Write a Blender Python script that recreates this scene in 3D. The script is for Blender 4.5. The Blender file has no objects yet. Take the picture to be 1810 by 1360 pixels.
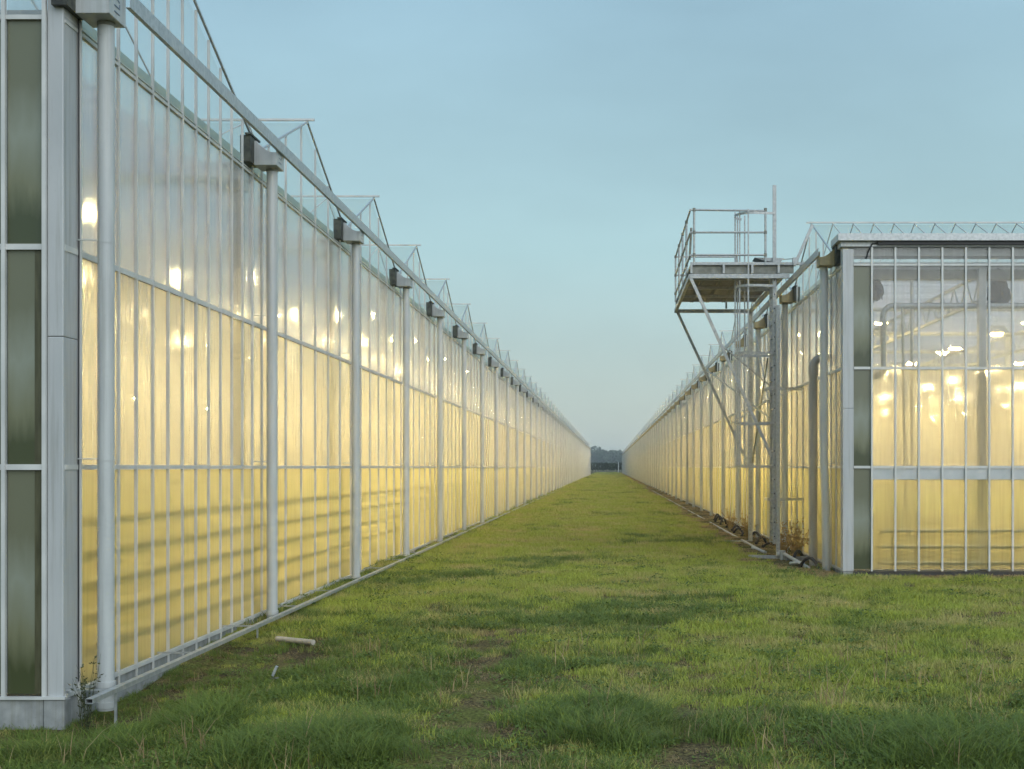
import bpy, math, random
import numpy as np
from mathutils import Vector, Matrix

random.seed(7)
rng = np.random.default_rng(11)
SC = bpy.context.scene
COL = SC.collection
R = math.radians

# ------------------------------------------------------------------ camera, sky, sun, exposure
H = 1.79                      # height of the lens above the near turf
cam_d = bpy.data.cameras.new("camera")
cam = bpy.data.objects.new("camera", cam_d)
COL.objects.link(cam)
cam.location = (0, 0, H)
cam.rotation_euler = (R(90), 0, 0)
cam_d.sensor_width = 36
cam_d.lens = 2341 / 1810 * 36
cam_d.shift_x = -172.5 / 1810
cam_d.shift_y = 146 / 1810
cam_d.clip_start = 0.1
cam_d.clip_end = 6000
SC.camera = cam

SUN_EL, SUN_AZ = 36.0, 148.0    # low glow behind the camera; azimuth clockwise from +Y
w = bpy.data.worlds.new("World")
SC.world = w
w.use_nodes = True
nt = w.node_tree
nt.nodes.clear()
out = nt.nodes.new("ShaderNodeOutputWorld")
bg = nt.nodes.new("ShaderNodeBackground")
sky = nt.nodes.new("ShaderNodeTexSky")
sky.sky_type = 'NISHITA'
sky.sun_disc = False
sky.sun_elevation = R(SUN_EL)
sky.sun_rotation = R(SUN_AZ)
sky.air_density = 1.0
sky.dust_density = 2.0
sky.ozone_density = 2.0
# thin dusk cloud veil over the whole dome: an even tone, a little greyer low down, plus faint soft cloud
tc = nt.nodes.new("ShaderNodeTexCoord")
sep = nt.nodes.new("ShaderNodeSeparateXYZ")
ramp = nt.nodes.new("ShaderNodeValToRGB")
ramp.color_ramp.elements[0].position = 0.0
ramp.color_ramp.elements[0].color = (3.8, 4.3, 3.9, 1)
ramp.color_ramp.elements[1].position = 0.55
ramp.color_ramp.elements[1].color = (1.95, 3.4, 4.9, 1)
e = ramp.color_ramp.elements.new(0.16)
e.color = (3.0, 4.5, 4.6, 1)
noi = nt.nodes.new("ShaderNodeTexNoise")
noi.inputs["Scale"].default_value = 3.0
noi.inputs["Detail"].default_value = 4
mp = nt.nodes.new("ShaderNodeMapping")
mp.inputs["Scale"].default_value = (1, 1, 3.0)
mr = nt.nodes.new("ShaderNodeMapRange")
mr.inputs["From Min"].default_value = 0.3
mr.inputs["From Max"].default_value = 0.7
mr.inputs["To Min"].default_value = 0.90
mr.inputs["To Max"].default_value = 1.09
mul = nt.nodes.new("ShaderNodeVectorMath"); mul.operation = 'SCALE'
mix = nt.nodes.new("ShaderNodeMix"); mix.data_type = 'RGBA'
mix.inputs["Factor"].default_value = 0.85
L = nt.links.new
L(tc.outputs["Generated"], sep.inputs[0])
L(sep.outputs["Z"], ramp.inputs[0])
L(tc.outputs["Generated"], mp.inputs[0])
L(mp.outputs[0], noi.inputs["Vector"])
L(noi.outputs["Fac"], mr.inputs["Value"])
L(ramp.outputs[0], mul.inputs[0])
L(mr.outputs[0], mul.inputs["Scale"])
L(sky.outputs[0], mix.inputs[6])
L(mul.outputs[0], mix.inputs[7])
L(mix.outputs[2], bg.inputs[0])
bg.inputs[1].default_value = 0.145
L(bg.outputs[0], out.inputs[0])

sun_d = bpy.data.lights.new("sun", 'SUN')
sun_d.energy = 2.1
sun_d.angle = R(70)
sun_d.color = (0.95, 0.97, 1.0)
sun = bpy.data.objects.new("sun", sun_d)
COL.objects.link(sun)
az = R(SUN_AZ); el = R(SUN_EL)
sdir = Vector((math.sin(az) * math.cos(el), math.cos(az) * math.cos(el), math.sin(el)))
sun.rotation_euler = sdir.to_track_quat('Z', 'Y').to_euler()

SC.view_settings.view_transform = 'Standard'
SC.view_settings.look = 'None'
SC.view_settings.exposure = 0
SC.view_settings.gamma = 1
SC.view_settings.use_curve_mapping = False
cy = SC.cycles
cy.max_bounces = 10
cy.diffuse_bounces = 4
cy.glossy_bounces = 3
cy.transmission_bounces = 8
cy.transparent_max_bounces = 12
cy.sample_clamp_indirect = 25
cy.use_light_tree = True
cy.caustics_reflective = False
cy.caustics_refractive = True

LAMP = 2000.0      # emission of one grow lamp

# ------------------------------------------------------------------ materials
def newmat(name):
    m = bpy.data.materials.new(name)
    m.use_nodes = True
    m.node_tree.nodes.clear()
    return m, m.node_tree, m.node_tree.nodes, m.node_tree.links

def surf(name, c0, c1=None, rough=0.5, metal=0.0, scale=6.0, stretch=(1, 1, 1), bump=0.0, rough_var=0.1, detail=5, spec=0.5, stain=0.0):
    m, t, n, l = newmat(name)
    o = n.new("ShaderNodeOutputMaterial")
    b = n.new("ShaderNodeBsdfPrincipled")
    l.new(b.outputs[0], o.inputs[0])
    g = n.new("ShaderNodeNewGeometry")
    mp = n.new("ShaderNodeMapping"); mp.inputs["Scale"].default_value = stretch
    l.new(g.outputs["Position"], mp.inputs[0])
    nz = n.new("ShaderNodeTexNoise"); nz.inputs["Scale"].default_value = scale; nz.inputs["Detail"].default_value = detail
    l.new(mp.outputs[0], nz.inputs["Vector"])
    r = n.new("ShaderNodeValToRGB")
    r.color_ramp.elements[0].position = 0.32; r.color_ramp.elements[1].position = 0.68
    r.color_ramp.elements[0].color = (*c0, 1); r.color_ramp.elements[1].color = (*(c1 or c0), 1)
    l.new(nz.outputs["Fac"], r.inputs[0]); l.new(r.outputs[0], b.inputs["Base Color"])
    mr = n.new("ShaderNodeMapRange"); mr.inputs["To Min"].default_value = rough - rough_var; mr.inputs["To Max"].default_value = rough + rough_var
    l.new(nz.outputs["Fac"], mr.inputs["Value"]); l.new(mr.outputs[0], b.inputs["Roughness"])
    b.inputs["Metallic"].default_value = metal
    b.inputs["Specular IOR Level"].default_value = spec
    if stain:
        m2 = n.new("ShaderNodeMapping"); m2.inputs["Scale"].default_value = (26, 26, 0.9); l.new(g.outputs["Position"], m2.inputs[0])
        z2 = n.new("ShaderNodeTexNoise"); z2.inputs["Scale"].default_value = 1.0; z2.inputs["Detail"].default_value = 6; z2.inputs["Roughness"].default_value = 0.65; l.new(m2.outputs[0], z2.inputs["Vector"])
        z3 = n.new("ShaderNodeTexNoise"); z3.inputs["Scale"].default_value = 90; z3.inputs["Detail"].default_value = 2; l.new(g.outputs["Position"], z3.inputs["Vector"])
        r3 = n.new("ShaderNodeMapRange"); r3.inputs["From Min"].default_value = 0.70; r3.inputs["From Max"].default_value = 0.78; l.new(z3.outputs["Fac"], r3.inputs["Value"])
        r2 = n.new("ShaderNodeMapRange"); r2.inputs["From Min"].default_value = 0.48; r2.inputs["From Max"].default_value = 0.78; r2.inputs["To Max"].default_value = stain; l.new(z2.outputs["Fac"], r2.inputs["Value"])
        mx = n.new("ShaderNodeMath"); mx.operation = 'MULTIPLY_ADD'; mx.inputs[1].default_value = 0.5; l.new(r3.outputs[0], mx.inputs[0]); l.new(r2.outputs[0], mx.inputs[2])
        cm = n.new("ShaderNodeMix"); cm.data_type = 'RGBA'; cm.inputs[7].default_value = (0.16, 0.15, 0.10, 1)
        l.new(mx.outputs[0], cm.inputs[0]); l.new(r.outputs[0], cm.inputs[6]); l.new(cm.outputs[2], b.inputs["Base Color"])
    if bump:
        bp = n.new("ShaderNodeBump"); bp.inputs["Strength"].default_value = bump; bp.inputs["Distance"].default_value = 0.01
        l.new(nz.outputs["Fac"], bp.inputs["Height"]); l.new(bp.outputs[0], b.inputs["Normal"])
    return m

def glass(name, dirt0, dirt1, rough, tint=(0.98, 0.98, 0.975), film=(0.86, 0.82, 0.62), clear=0.045):
    """wet greenhouse glass: rough refraction, with a condensation film that scatters light"""
    m, t, n, l = newmat(name)
    o = n.new("ShaderNodeOutputMaterial")
    ms = n.new("ShaderNodeMixShader")
    gl = n.new("ShaderNodeBsdfGlass"); gl.inputs["IOR"].default_value = 1.45
    gl.inputs["Color"].default_value = (*tint, 1)
    tr = n.new("ShaderNodeBsdfTranslucent"); tr.inputs["Color"].default_value = (*film, 1)
    df = n.new("ShaderNodeBsdfDiffuse"); df.inputs["Color"].default_value = (*[c * 0.75 for c in film], 1)
    md = n.new("ShaderNodeMixShader"); md.inputs[0].default_value = 0.25
    l.new(tr.outputs[0], md.inputs[1]); l.new(df.outputs[0], md.inputs[2])
    g = n.new("ShaderNodeNewGeometry")
    mp = n.new("ShaderNodeMapping"); mp.inputs["Scale"].default_value = (22, 22, 1.1)
    l.new(g.outputs["Position"], mp.inputs[0])
    nz = n.new("ShaderNodeTexNoise"); nz.inputs["Scale"].default_value = 1.0; nz.inputs["Detail"].default_value = 4
    l.new(mp.outputs[0], nz.inputs["Vector"])
    n2 = n.new("ShaderNodeTexNoise"); n2.inputs["Scale"].default_value = 0.9; n2.inputs["Detail"].default_value = 5
    l.new(g.outputs["Position"], n2.inputs["Vector"])
    ad = n.new("ShaderNodeMath"); ad.operation = 'MULTIPLY_ADD'
    l.new(nz.outputs["Fac"], ad.inputs[0]); ad.inputs[1].default_value = 0.6
    mu = n.new("ShaderNodeMath"); mu.operation = 'MULTIPLY'; mu.inputs[1].default_value = 0.4
    l.new(n2.outputs["Fac"], mu.inputs[0]); l.new(mu.outputs[0], ad.inputs[2])
    mr = n.new("ShaderNodeMapRange"); mr.inputs["From Min"].default_value = 0.38; mr.inputs["From Max"].default_value = 0.62
    mr.inputs["To Min"].default_value = dirt0; mr.inputs["To Max"].default_value = dirt1
    oi = n.new("ShaderNodeObjectInfo"); pv = n.new("ShaderNodeMath"); pv.operation = 'MULTIPLY_ADD'; pv.inputs[1].default_value = 0.13
    l.new(oi.outputs["Random"], pv.inputs[0]); l.new(ad.outputs[0], pv.inputs[2]); l.new(pv.outputs[0], mr.inputs["Value"])
    rr = n.new("ShaderNodeMapRange"); rr.inputs["From Min"].default_value = 0.3; rr.inputs["From Max"].default_value = 0.7
    rr.inputs["To Min"].default_value = rough * 0.88; rr.inputs["To Max"].default_value = rough * 1.12
    l.new(nz.outputs["Fac"], rr.inputs["Value"]); l.new(rr.outputs[0], gl.inputs["Roughness"])
    # fine droplets
    n3 = n.new("ShaderNodeTexNoise"); n3.inputs["Scale"].default_value = 60; n3.inputs["Detail"].default_value = 3
    l.new(g.outputs["Position"], n3.inputs["Vector"])
    bp = n.new("ShaderNodeBump"); bp.inputs["Strength"].default_value = 0.05; bp.inputs["Distance"].default_value = 0.001
    l.new(n3.outputs["Fac"], bp.inputs["Height"]); l.new(bp.outputs[0], gl.inputs["Normal"])
    tp = n.new("ShaderNodeBsdfTransparent"); tp.inputs[0].default_value = (*tint, 1)
    mc = n.new("ShaderNodeMixShader"); mc.inputs[0].default_value = clear
    l.new(gl.outputs[0], mc.inputs[1]); l.new(tp.outputs[0], mc.inputs[2])
    l.new(mr.outputs[0], ms.inputs[0]); l.new(mc.outputs[0], ms.inputs[1]); l.new(md.outputs[0], ms.inputs[2])
    l.new(ms.outputs[0], o.inputs[0])
    return m

def thin_glass(name, haze=0.12, tint=(0.97, 0.985, 0.975)):
    m, t, n, l = newmat(name)
    o = n.new("ShaderNodeOutputMaterial")
    tp = n.new("ShaderNodeBsdfTransparent"); tp.inputs[0].default_value = (*tint, 1)
    gs = n.new("ShaderNodeBsdfGlossy"); gs.inputs["Roughness"].default_value = 0.08
    m1 = n.new("ShaderNodeMixShader"); m1.inputs[0].default_value = 0.07
    l.new(tp.outputs[0], m1.inputs[1]); l.new(gs.outputs[0], m1.inputs[2])
    tr = n.new("ShaderNodeBsdfTranslucent"); tr.inputs[0].default_value = (0.8, 0.82, 0.8, 1)
    m2 = n.new("ShaderNodeMixShader"); m2.inputs[0].default_value = haze
    l.new(m1.outputs[0], m2.inputs[1]); l.new(tr.outputs[0], m2.inputs[2])
    l.new(m2.outputs[0], o.inputs[0])
    return m

def cloth(name):
    m, t, n, l = newmat(name)
    o = n.new("ShaderNodeOutputMaterial"); a = n.new("ShaderNodeBsdfTranslucent"); b = n.new("ShaderNodeBsdfDiffuse"); c = n.new("ShaderNodeBsdfTransparent")
    g = n.new("ShaderNodeNewGeometry"); mp = n.new("ShaderNodeMapping"); mp.inputs["Scale"].default_value = (0.4, 5, 1); l.new(g.outputs["Position"], mp.inputs[0])
    z = n.new("ShaderNodeTexNoise"); z.inputs["Scale"].default_value = 1.0; z.inputs["Detail"].default_value = 5; l.new(mp.outputs[0], z.inputs["Vector"])
    r = n.new("ShaderNodeValToRGB"); r.color_ramp.elements[0].position = .35; r.color_ramp.elements[0].color = (0.60, 0.55, 0.58, 1); r.color_ramp.elements[1].position = .65; r.color_ramp.elements[1].color = (0.92, 0.86, 0.89, 1)
    l.new(z.outputs["Fac"], r.inputs[0]); l.new(r.outputs[0], a.inputs[0]); l.new(r.outputs[0], b.inputs[0])
    m1 = n.new("ShaderNodeMixShader"); m1.inputs[0].default_value = 0.45; l.new(a.outputs[0], m1.inputs[1]); l.new(b.outputs[0], m1.inputs[2])
    m2 = n.new("ShaderNodeMixShader"); m2.inputs[0].default_value = 0.25; l.new(m1.outputs[0], m2.inputs[1]); l.new(c.outputs[0], m2.inputs[2]); l.new(m2.outputs[0], o.inputs[0])
    return m

def emit(name, col, s):
    m, t, n, l = newmat(name)
    o = n.new("ShaderNodeOutputMaterial"); e = n.new("ShaderNodeEmission")
    e.inputs[0].default_value = (*col, 1); e.inputs[1].default_value = s
    l.new(e.outputs[0], o.inputs[0])
    return m

M = {}
M['alu'] = surf("greyed_aluminium", (0.50, 0.51, 0.49), (0.64, 0.64, 0.61), 0.5, 0.1, 5, (1, 1, 0.6))
M['post'] = surf("coated_flashing", (0.41, 0.425, 0.425), (0.49, 0.50, 0.495), 0.48, 0.15, 2.5, (1, 1, 0.5), bump=0.06, stain=0.45)
M['galv'] = surf("galvanised_steel", (0.36, 0.38, 0.38), (0.54, 0.555, 0.55), 0.45, 0.55, 22, rough_var=0.12)
M['tower'] = surf("tower_steel", (0.31, 0.325, 0.32), (0.49, 0.50, 0.49), 0.5, 0.4, 22, rough_var=0.12)
M['galv_dark'] = surf("weathered_steel", (0.16, 0.16, 0.13), (0.28, 0.28, 0.24), 0.6, 0.3, 9)
M['pvc'] = surf("grey_pvc", (0.42, 0.44, 0.435), (0.50, 0.52, 0.50), 0.38, 0.0, 3, (3, 3, 0.7), stain=0.35)
M['pvc_pale'] = surf("weathered_pale_pvc", (0.42, 0.37, 0.29), (0.55, 0.50, 0.41), 0.6, 0, 9, stain=0.5)
M['pvc_dirty'] = surf("old_grey_pvc", (0.33, 0.31, 0.27), (0.45, 0.42, 0.37), 0.55, 0.0, 4, (3, 3, 0.5))
M['box'] = surf("grey_sheet_box", (0.40, 0.42, 0.415), (0.48, 0.50, 0.49), 0.45, 0.15, 7, stain=0.4)
M['box_ochre'] = surf("ochre_box", (0.27, 0.22, 0.11), (0.40, 0.33, 0.17), 0.55, 0.05, 7, stain=0.5)  # ochre tone for the right house's rainwater boxes
M['concrete'] = surf("concrete", (0.22, 0.23, 0.225), (0.34, 0.35, 0.34), 0.9, 0, 9, bump=0.5, stain=0.6)
M['concrete_dark'] = surf("tarred_plinth", (0.035, 0.033, 0.03), (0.07, 0.065, 0.055), 0.8, 0, 9)
M['gutter_end'] = surf("mossy_black_gutter_end", (0.02, 0.022, 0.018), (0.09, 0.095, 0.07), 0.6, 0.0, 14)
M['rubber'] = surf("black_rubber", (0.018, 0.017, 0.016), (0.05, 0.042, 0.035), 0.55, 0, 20)
M['white_int'] = surf("white_heating_pipe", (0.72, 0.72, 0.68), (0.82, 0.82, 0.78), 0.5, 0.0, 6)
M['int_steel'] = surf("interior_steel", (0.42, 0.44, 0.43), (0.52, 0.53, 0.52), 0.5, 0.4, 6)
M['floor'] = surf("pale_ground_cloth", (0.24, 0.24, 0.22), (0.32, 0.32, 0.29), 0.9, 0, 1.5)
M['screen'] = surf("white_screen_cloth", (0.72, 0.70, 0.62), (0.80, 0.78, 0.70), 0.9, 0, 0.8)
M['cloth'] = cloth('shade_cloth')
M['strip'] = thin_glass('green_grey_eaves_film', 0.55, (0.75, 0.82, 0.74))
M['baffle_cloth'] = surf("added_partition_cloth", (0.24, 0.24, 0.22), (0.32, 0.31, 0.29), 0.9, 0, 0.8)
M['column'] = surf("olive_grey_column", (0.20, 0.20, 0.15), (0.29, 0.29, 0.23), 0.55, 0.2, 5)
M['crop'] = surf("crop_leaves", (0.05, 0.07, 0.02), (0.10, 0.13, 0.04), 0.7, 0, 2.5)
M['bag'] = surf("dark_folded_cloth", (0.02, 0.022, 0.024), (0.06, 0.065, 0.07), 0.8, 0, 8, bump=0.6)
M['wood'] = surf("pale_timber", (0.42, 0.33, 0.22), (0.55, 0.45, 0.32), 0.8, 0, 14, (1, 1, 1))
M['ink'] = surf("blue_grey_print", (0.17, 0.22, 0.29), None, 0.6)
M['black'] = surf("black_part", (0.012, 0.012, 0.013), (0.03, 0.03, 0.03), 0.5)
M['frost'] = glass("frosted_lower_glass", 0.44, 0.54, 0.15, film=(0.92, 0.84, 0.45))
M['mid'] = glass("misted_middle_glass", 0.25, 0.35, 0.115, film=(0.92, 0.83, 0.58))
M['upper'] = glass("misted_upper_glass", 0.08, 0.16, 0.12, film=(0.90, 0.87, 0.86))
M['fac_low'] = glass("frosted_facade_glass", 0.34, 0.46, 0.13, film=(0.92, 0.84, 0.48))
M['fac_mid'] = glass("misted_facade_glass", 0.28, 0.40, 0.09, film=(0.92, 0.85, 0.66))
M['fac_up'] = glass("clear_facade_glass", 0.05, 0.12, 0.05, film=(0.86, 0.86, 0.80))
M['gable'] = thin_glass("gable_glass", 0.05)
M['roof'] = thin_glass("roof_glass", 0.05)
M['panel'] = surf("algae_stained_panel", (0.14, 0.16, 0.10), (0.30, 0.33, 0.27), 0.25, 0, 3.0, (4, 4, 0.5), spec=0.9)
M['lamp'] = emit("sodium_lamp", (1.0, 0.775, 0.345), LAMP)
M['lamp_far'] = M['lamp']

def panel_mat():
    """corner panel: grey-green sheet, moss growing up from each transom"""
    m, t, n, l = newmat("mossy_corner_panel")
    o = n.new("ShaderNodeOutputMaterial"); b = n.new("ShaderNodeBsdfPrincipled"); l.new(b.outputs[0], o.inputs[0])
    g = n.new("ShaderNodeNewGeometry"); s = n.new("ShaderNodeSeparateXYZ"); l.new(g.outputs["Position"], s.inputs[0])
    nz = n.new("ShaderNodeTexNoise"); nz.inputs["Scale"].default_value = 1; nz.inputs["Detail"].default_value = 6
    mp = n.new("ShaderNodeMapping"); mp.inputs["Scale"].default_value = (11, 11, 2.2); l.new(g.outputs["Position"], mp.inputs[0]); l.new(mp.outputs[0], nz.inputs["Vector"])
    # distance above the nearest transom below (tiers are 1.6 m apart from 0.17)
    a = n.new("ShaderNodeMath"); a.operation = 'SUBTRACT'; l.new(s.outputs["Z"], a.inputs[0]); a.inputs[1].default_value = 0.17
    md = n.new("ShaderNodeMath"); md.operation = 'MODULO'; l.new(a.outputs[0], md.inputs[0]); md.inputs[1].default_value = 1.61
    ns = n.new("ShaderNodeMath"); ns.operation = 'MULTIPLY_ADD'; l.new(nz.outputs["Fac"], ns.inputs[0]); ns.inputs[1].default_value = -0.38; l.new(md.outputs[0], ns.inputs[2])
    r = n.new("ShaderNodeValToRGB"); l.new(ns.outputs[0], r.inputs[0])
    r.color_ramp.elements[0].position = 0.0; r.color_ramp.elements[0].color = (0.05, 0.06, 0.022, 1)
    r.color_ramp.elements[1].position = 0.60; r.color_ramp.elements[1].color = (0.23, 0.25, 0.195, 1)
    e2 = r.color_ramp.elements.new(0.22); e2.color = (0.16, 0.165, 0.095, 1)
    e3 = r.color_ramp.elements.new(0.96); e3.color = (0.14, 0.145, 0.09, 1)
    l.new(r.outputs[0], b.inputs["Base Color"]); b.inputs["Roughness"].default_value = 0.3; b.inputs["Specular IOR Level"].default_value = 0.7
    return m
M['moss_panel'] = panel_mat()
M['column_shade'] = surf('column_shade_brown', (0.05, 0.048, 0.022), (0.11, 0.105, 0.055), 0.4, 0, 6, (4, 4, 0.6))  # brown tone painted for the inner column showing dark through the panel

# ------------------------------------------------------------------ mesh helpers
class MB:
    def __init__(s):
        s.v, s.f, s.sm = [], [], []
    def poly(s, pts, smooth=False):
        k = len(s.v); s.v += [tuple(p) for p in pts]; s.f.append(tuple(range(k, k + len(pts)))); s.sm.append(smooth)
    def box(s, x0, x1, y0, y1, z0, z1):
        if x0 > x1: x0, x1 = x1, x0
        if y0 > y1: y0, y1 = y1, y0
        if z0 > z1: z0, z1 = z1, z0
        k = len(s.v)
        s.v += [(x0,y0,z0),(x1,y0,z0),(x1,y1,z0),(x0,y1,z0),(x0,y0,z1),(x1,y0,z1),(x1,y1,z1),(x0,y1,z1)]
        for q in ((0,3,2,1),(4,5,6,7),(0,1,5,4),(1,2,6,5),(2,3,7,6),(3,0,4,7)):
            s.f.append(tuple(k + i for i in q)); s.sm.append(False)
        return s
    def prism(s, a, b):
        """two matching rings -> closed solid"""
        n = len(a); k = len(s.v); s.v += [tuple(p) for p in a] + [tuple(p) for p in b]
        s.f.append(tuple(k + i for i in range(n))[::-1]); s.f.append(tuple(k + n + i for i in range(n))); s.sm += [False, False]
        for i in range(n):
            j = (i + 1) % n
            s.f.append((k+i, k+j, k+n+j, k+n+i)); s.sm.append(False)
        return s
    def beam(s, p0, p1, w, h, up=(0, 0, 1)):
        p0, p1 = Vector(p0), Vector(p1); d = (p1 - p0).normalized(); u = Vector(up)
        if abs(d.dot(u)) > 0.98: u = Vector((0, 1, 0))
        a = d.cross(u).normalized() * (w / 2); b = a.cross(d).normalized() * (h / 2)
        ring = [a + b, a - b, -a - b, -a + b]
        return s.prism([p0 + r for r in ring], [p1 + r for r in ring])
    def tube(s, pts, r, n=12, caps=True):
        pts = [Vector(p) for p in pts]; rings = []
        prev = None
        for i, p in enumerate(pts):
            d = (pts[min(i+1, len(pts)-1)] - pts[max(i-1, 0)]).normalized()
            if prev is None:
                u = Vector((0, 0, 1)) if abs(d.z) < 0.9 else Vector((0, 1, 0))
                a = d.cross(u).normalized()
            else:
                a = (prev - d * prev.dot(d)).normalized()
            prev = a; b = d.cross(a)
            rr = r[i] if isinstance(r, (list, tuple)) else r
            rings.append([p + (a * math.cos(t) + b * math.sin(t)) * rr for t in [2 * math.pi * j / n for j in range(n)]])
        k = len(s.v)
        for ring in rings: s.v += [tuple(q) for q in ring]
        for i in range(len(rings) - 1):
            for j in range(n):
                j2 = (j + 1) % n
                s.f.append((k+i*n+j, k+i*n+j2, k+(i+1)*n+j2, k+(i+1)*n+j)); s.sm.append(True)
        if caps:
            s.poly(rings[0][::-1]); s.poly(rings[-1])
        return s
    def mesh(s, name, mat):
        me = bpy.data.meshes.new(name)
        me.from_pydata(s.v, [], s.f)
        me.polygons.foreach_set("use_smooth", s.sm)
        me.materials.append(mat); me.update()
        return me

def put(name, me, parent=None, loc=None):
    o = bpy.data.objects.new(name, me); COL.objects.link(o)
    if parent: o.parent = parent
    if loc is not None: o.location = loc
    return o
def obj(name, mb, mat, parent=None, kind=None, loc=None):
    o = put(name, mb.mesh(name, mat), parent, loc)
    if kind: o["kind"] = kind
    return o
def tag(o, label, cat, group=None):
    o["label"] = label; o["category"] = cat
    if group: o["group"] = group
    return o
def thing(name, label, cat, loc=(0, 0, 0), group=None):
    o = bpy.data.objects.new(name, None); COL.objects.link(o); o.location = loc; o.empty_display_size = 0.2
    return tag(o, label, cat, group)
def bevel(o, wd=0.004, seg=2):
    m = o.modifiers.new("bevel", 'BEVEL'); m.width = wd; m.segments = seg; m.limit_method = 'ANGLE'
    return o

# ------------------------------------------------------------------ ground
def smooth(a, b, x):
    t = np.clip((x - a) / (b - a), 0, 1); return t * t * (3 - 2 * t)
_ph = rng.uniform(0, 6.28, (9, 2)); _k = rng.normal(0, 1, (9, 2))
def vnoise(x, y, s):
    out = 0
    for i in range(9):
        out = out + np.sin(_k[i, 0] * x / s + _ph[i, 0] + 1.3 * np.sin(_k[i, 1] * y / s * 0.7)) * np.cos(_k[i, 1] * y / s + _ph[i, 1])
    return out / 3.0
def gz(x, y):
    x = np.asarray(x, float); y = np.asarray(y, float)
    base = 0.02 + 0.09 * smooth(9, 15, y) - 0.09 * smooth(2.2, 3.4, -x) * (1 - smooth(11, 15, y)) - 0.055 * smooth(3.3, 3.7, x) * smooth(19.6, 20.6, y) * (1 - smooth(21.5, 22.5, y))
    fade = 1 - smooth(200, 400, y)
    return base + fade * (0.022 * vnoise(x, y, 0.55) + 0.018 * vnoise(x + 5, y, 0.22) * (1 - smooth(30, 60, y)))

def ground_mat():
    m, t, n, l = newmat("turf_soil")
    o = n.new("ShaderNodeOutputMaterial"); b = n.new("ShaderNodeBsdfPrincipled"); l.new(b.outputs[0], o.inputs[0])
    g = n.new("ShaderNodeNewGeometry")
    a = n.new("ShaderNodeTexNoise"); a.inputs["Scale"].default_value = 1.3; a.inputs["Detail"].default_value = 8; l.new(g.outputs["Position"], a.inputs["Vector"])
    c = n.new("ShaderNodeTexNoise"); c.inputs["Scale"].default_value = 38; c.inputs["Detail"].default_value = 6; l.new(g.outputs["Position"], c.inputs["Vector"])
    r = n.new("ShaderNodeValToRGB"); am = n.new("ShaderNodeMath"); am.operation = "MULTIPLY_ADD"; l.new(c.outputs["Fac"], am.inputs[0]); am.inputs[1].default_value = 0.5; am2 = n.new("ShaderNodeMath"); am2.operation = "SUBTRACT"; l.new(a.outputs["Fac"], am2.inputs[0]); am2.inputs[1].default_value = 0.25; l.new(am2.outputs[0], am.inputs[2]); l.new(am.outputs[0], r.inputs[0])
    el = r.color_ramp.elements
    el[0].position = 0.38; el[0].color = (0.085, 0.066, 0.036, 1); el[1].position = 0.62; el[1].color = (0.13, 0.14, 0.035, 1)
    e = el.new(0.5); e.color = (0.15, 0.12, 0.05, 1)
    r2 = n.new("ShaderNodeValToRGB"); l.new(c.outputs["Fac"], r2.inputs[0])
    r2.color_ramp.elements[0].position = 0.3; r2.color_ramp.elements[0].color = (0.3, 0.3, 0.3, 1); r2.color_ramp.elements[1].position = 0.7; r2.color_ramp.elements[1].color = (1.5, 1.5, 1.5, 1)
    x = n.new("ShaderNodeMix"); x.data_type = 'RGBA'; x.blend_type = 'MULTIPLY'; x.inputs["Factor"].default_value = 1
    l.new(r.outputs[0], x.inputs[6]); l.new(r2.outputs[0], x.inputs[7]); l.new(x.outputs[2], b.inputs["Base Color"])
    b.inputs["Roughness"].default_value = 0.95; b.inputs["Specular IOR Level"].default_value = 0.1
    bp = n.new("ShaderNodeBump"); bp.inputs["Strength"].default_value = 0.6; bp.inputs["Distance"].default_value = 0.03; l.new(c.outputs["Fac"], bp.inputs["Height"]); l.new(bp.outputs[0], b.inputs["Normal"])
    return m

def grid_mesh(name, xs, ys, mat):
    X, Y = np.meshgrid(xs, ys); Z = gz(X, Y)
    v = np.stack([X.ravel(), Y.ravel(), Z.ravel()], 1); nx, ny = len(xs), len(ys)
    i = np.arange(nx * ny).reshape(ny, nx)
    f = np.stack([i[:-1, :-1].ravel(), i[:-1, 1:].ravel(), i[1:, 1:].ravel(), i[1:, :-1].ravel()], 1)
    me = bpy.data.meshes.new(name); me.from_pydata(v.tolist(), [], f.tolist()); me.polygons.foreach_set("use_smooth", [True] * len(f)); me.materials.append(mat)
    return me
M['ground'] = ground_mat()
xs = np.concatenate([[-2500, -600, -150, -60, -30], np.arange(-18, 18.01, 0.12), [30, 60, 150, 600, 2500]])
ys = np.concatenate([[-300, -60, -10, 0, 4], np.arange(5, 32, 0.12), np.arange(32, 80, 0.6), np.arange(80, 420, 5), [500, 800, 1400, 4500]])
g = put("ground", grid_mesh("ground", xs, ys, M['ground'])); g["kind"] = "structure"; g["label"] = "rough turf and bare soil between the greenhouses"

# ------------------------------------------------------------------ greenhouses
BAY = 4.8
T3, T2, T1 = H - 0.0, H + 1.57, H + 3.19
GB = 0.17                       # bottom of the glass
EAVE, RIDGE = H + 3.48, H + 4.42

class House:
    def __init__(s, side, W, Yc, Y0, nb, deep):
        s.s, s.W, s.Yc, s.Y0, s.nb, s.deep = side, W, Yc, Y0, nb, deep
        s.Yend = Y0 + BAY * nb + 0.4
    def bx(s, mb, l0, l1, y0, y1, z0, z1): mb.box(s.s * l0, s.s * l1, y0, y1, z0, z1)
    def P(s, l, y, z): return (s.s * l, y, z)
    def roofz(s, y):
        v = s.Y0 + 0.05
        if y <= v: return EAVE
        t = ((y - v) % BAY) / BAY
        return EAVE + (RIDGE - EAVE) * (1 - abs(2 * t - 1))

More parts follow.
